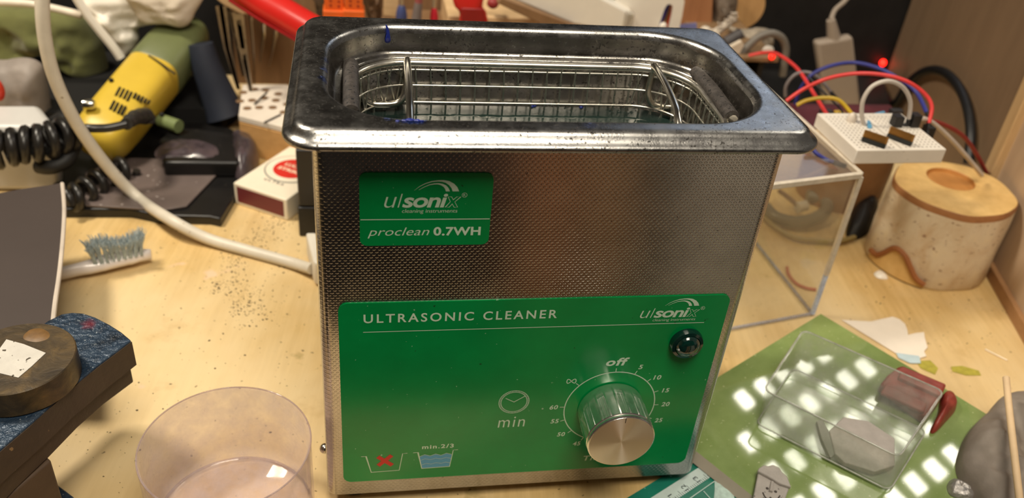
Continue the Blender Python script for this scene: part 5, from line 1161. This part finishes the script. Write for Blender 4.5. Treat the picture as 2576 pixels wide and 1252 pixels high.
# red wax blocks
M_wax = mat('dark red wax', (146, 58, 48), .4, var=.25, vscale=160, bump=.5, bscale=300)
wx = thing('red_wax_block', 'dark red block of wax with ridges lying on the tile behind the clear box', 'wax block', AT(2290, 1000))
make('block', MB().prism(P_t(((2206, 985), (2224, 962), (2250, 942), (2262, 938), (2372, 985), (2352, 1030), (2320, 1068), (2240, 1012)), .0004), tn * .0060), M_wax, wx, bevel=.0012)
make('ridge', MB().prism(P_t(((2262, 940), (2368, 986), (2360, 1004), (2256, 958)), .0058), tn * .0030), M_wax, wx, bevel=.0008)
make('ridge', MB().prism(P_t(((2224, 972), (2330, 1020), (2322, 1044), (2212, 994)), .0058), tn * .0024), M_wax, wx, bevel=.0008)
wy = MB().blob(P_t(((2358, 1040), (2366, 1000), (2382, 990), (2400, 1004), (2404, 1030), (2380, 1060), (2352, 1088), (2340, 1082)), .0004), tn, .008, 0, 7, .002, 200, seed=6)
tag(make('red_wax_lump', wy, M_wax), 'small dark red wax lump right of the ridged red block', 'wax')
# clear plastic box on the tile
bxb = [AT(1994, 927, .0012), AT(2330, 1085, .0012), AT(2237, 1236, .0012), AT(1901, 1066, .0012)]
hb_ = .0200
top_px = [(2021, 829), (2375, 984), (2262, 1150), (1921, 980)]
cbx = thing('clear_box', 'clear open plastic box standing on the green tile over a grey card', 'plastic box', bxb[3])
M_cb = clear('clear box plastic', (250, 252, 249), .18, .07, (214, 214, 206), .10)
tt = [AP(a, c, TP + tn * hb_, tn) for a, c in top_px]
def shrink(P, d): c = sum(P, V()) / len(P); return [q + (c - q).normalized() * d for q in P]
def rc4(P, r=.004, n=4):
    out = []
    for i, q in enumerate(P):
        a = P[i - 1]; b_ = P[(i + 1) % len(P)]; u = (a - q).normalized() * r; v = (b_ - q).normalized() * r
        for k in range(n + 1):
            t = k / n; out.append((q + u) * (1 - t) ** 2 + q * (2 * t * (1 - t)) + (q + v) * t * t)
    return out
bo_, to_ = rc4(bxb), rc4(tt)
bi_, ti_ = rc4(shrink([q + tn * .0012 for q in bxb], .0012)), rc4(shrink(tt, .0010))
make('walls', MB().loft([bo_, [a.lerp(b_, .5) for a, b_ in zip(bo_, to_)], to_, ti_, [a.lerp(b_, .5) for a, b_ in zip(bi_, ti_)], bi_], True, True), M_cb, cbx, smooth=40)
tr_ = rc4(tt); make('rim_edge', MB().tube(tr_ + [tr_[0]], .00045, 6, 1, False, False), clear('box rim plastic', (225, 228, 222), .45, .05, (226, 226, 218), .8), cbx, smooth=80)
tr_ = rc4(bxb); make('base_edge', MB().tube([q + tn * .0006 for q in tr_ + [tr_[0]]], .0004, 6, 1, False, False), MATS['box rim plastic'], cbx, smooth=80)
tag(make('grey_card', MB().prism(P_t(((2082, 1092), (2118, 1058), (2180, 1068), (2246, 1112), (2246, 1180), (2196, 1196), (2120, 1172), (2096, 1150)), .0016), tn * .0030), mat('pearl grey card', (186, 178, 172), .5, var=.1, vscale=200, bump=.3, bscale=800), bevel=.0004), 'folded pale grey card lying inside the clear plastic box', 'card')
tag(make('grey_shard', MB().prism(P_t(((2052, 1066), (2066, 1062), (2082, 1092), (2096, 1150), (2086, 1158), (2064, 1110)), .0016), tn * .0022), mat('shard grey', (150, 150, 140), .5)), 'narrow grey shard beside the folded card in the clear box', 'shard')
# torn white paper
pp_ = [(2117, 805), (2190, 809), (2245, 797), (2262, 803), (2276, 815), (2282, 830), (2284, 843), (2304, 838), (2324, 836), (2326, 850), (2333, 874), (2324, 884), (2330, 896), (2314, 901), (2280, 896), (2254, 889), (2190, 850)]
tag(make('torn_paper', MB().prism([AZ(a, c, .0004) for a, c in pp_], (0, 0, .0003)), mat('white paper', (236, 226, 212), .8, var=.04, specks=(400, .74, (90, 80, 70))), smooth=0), 'torn piece of white paper behind the green tile', 'paper')
tag(make('blue_tape', MB().prism([AZ(a, c, .0005) for a, c in ((2254, 888), (2312, 896), (2316, 914), (2290, 914), (2260, 900))], (0, 0, .0004)), mat('pale blue tape', (186, 208, 216), .5), smooth=0), 'scrap of pale blue tape at the foot of the torn paper', 'tape')
M_gs = mat('green smear', (170, 160, 60), .6, var=.2, vscale=300)
for i, L in enumerate((((2304, 908), (2340, 906), (2360, 926), (2352, 942), (2316, 926)), ((2392, 922), (2420, 920), (2462, 932), (2468, 944), (2430, 944), (2396, 934)))):
    tag(make('green_smear', MB().prism([AZ(a, c, .0002) for a, c in L], (0, 0, .00012)), M_gs, smooth=0), 'yellow-green paint smear on the worktop, the %s of two by the torn paper' % ('left' if i == 0 else 'right'), 'smear', 'green smears on the worktop')
# grey clay lump, stick, foil crumb
cl_ = MB().blob([AT(x_, y_, .0) for x_, y_ in ((2404, 1190), (2412, 1130), (2440, 1080), (2474, 1050), (2510, 1010), (2560, 996), (2640, 1010), (2660, 1200), (2600, 1330), (2500, 1330), (2440, 1250))], tn, .014, 0, 20, .0085, 60, .42, seed=17, sub=6)
tag(make('clay_lump', cl_, mat('dark grey clay', (132, 122, 112), .6, var=.14, vscale=80, bump=.5, bscale=200)), 'lump of dark grey modelling clay at the lower right on the tile corner', 'clay')
tag(make('wooden_stick', MB().tube([AT(2531, 950, .026), AT(2540, 1040, .024), AT(2556, 1180, .022), AT(2572, 1320, .020)], .0016, 12, 3), mat('peeled wood', (214, 186, 148), .6, var=.08)), 'thin pale wooden stick leaning over the grey clay lump', 'stick')
fo = MB().blob([AT(x_, y_, .0003) for x_, y_ in ((2382, 1222), (2392, 1206), (2410, 1210), (2436, 1224), (2452, 1244), (2440, 1262), (2410, 1254), (2388, 1242))], tn, .0042, 0, 7, .0022, 260, .5, seed=5)
tag(make('foil_crumb', fo, mat('crumpled foil', (190, 186, 182), .3, .7, var=.25, vscale=500, bump=.8, bscale=900)), 'crumpled silver foil crumb beside the grey clay lump', 'foil')
tag(make('clear_sliver', MB().tube([AZ(2478, 878, .0006), AZ(2534, 906, .0006)], .0005, 6, 1), mat('bright sliver', (240, 226, 200), .2)), 'thin bright sliver on the worktop right of the torn paper', 'sliver')

# ---- LED lamp over the right-hand side (mirrored in the tile)
def refl(px_, py_, z):
    P = AT(px_, py_); d = (P - CAM).normalized(); r = d - tn * (2 * d.dot(tn)); return P + r * ((z - P.z) / r.z)
LZ = .62
ld = thing('led_lamp', 'lamp head with rows of square white lights hanging above the right side of the bench', 'lamp', (.48, .40, LZ))
u_ = V((-.0335, -.0150, 0)); v_ = V((.0165, -.0500, 0)); o0 = V((.5215, .4690, LZ))
uh, vh = u_.normalized(), v_.normalized()
c_h = o0 + u_ * 2.2 + v_ * 1.0 + V((0, 0, .006))
make('head', MB().prism([c_h + uh * a + vh * b_ for a, b_ in ((-.13, -.16), (.13, -.16), (.13, .16), (-.13, .16))], (0, 0, .02)), mat('lamp grey', (120, 118, 114), .5), ld, bevel=.004)
make('arm', MB().tube([c_h + V((0, 0, .02)), c_h + V((.05, .1, .12)), c_h + V((.12, .415, .16))], .008, 12, 5), MATS['lamp grey'], ld)
m, nt, bb2 = new_mat('white led'); bb2.inputs['Emission Color'].default_value = (1, .93, .80, 1); bb2.inputs['Emission Strength'].default_value = 14
for j in range(-1, 4):
    for i in range(-1, 6):
        if (j, i) in ((-1, -1), (-1, 5), (3, 5)): continue
        c = o0 + u_ * i + v_ * j
        make('light_square', MB().prism([c + uh * a + vh * b_ for a, b_ in ((-.0078, -.0130), (.0078, -.0130), (.0078, .0130), (-.0078, .0130))], (0, 0, .0055)), m, ld, smooth=0)

# ================================================================== light
def area(name, loc, tgt, size, power, col, sy=None):
    l = bpy.data.lights.new(name, 'AREA'); l.energy = power; l.color = col; l.size = size
    if sy: l.shape = 'RECTANGLE'; l.size_y = sy
    o = bpy.data.objects.new(name, l); COL.objects.link(o); o.location = loc
    o.rotation_euler = (V(tgt) - V(loc)).to_track_quat('-Z', 'Y').to_euler(); return o
area('lamp_left', (-.50, .24, .85), (0, .1, 0), .13, 7.2, (1.0, .89, .72))
area('lamp_ceiling', (.0, -.38, 1.05), (0, .05, 0.05), .40, 8.8, (1.0, .90, .74))
area('cool_back_light', (.42, .765, .50), (.05, .05, .15), .30, .30, (.68, .80, 1.0), .20)  # broad bluish light from the back right
wd = bpy.data.worlds.new('world'); scene.world = wd; wd.use_nodes = True
wd.node_tree.nodes['Background'].inputs[0].default_value = (.60, .53, .45, 1); wd.node_tree.nodes['Background'].inputs[1].default_value = .24
vs = scene.view_settings; vs.view_transform = 'Standard'; vs.look = 'None'; vs.gamma = 1; vs.use_curve_mapping = False; vs.exposure = 0.0
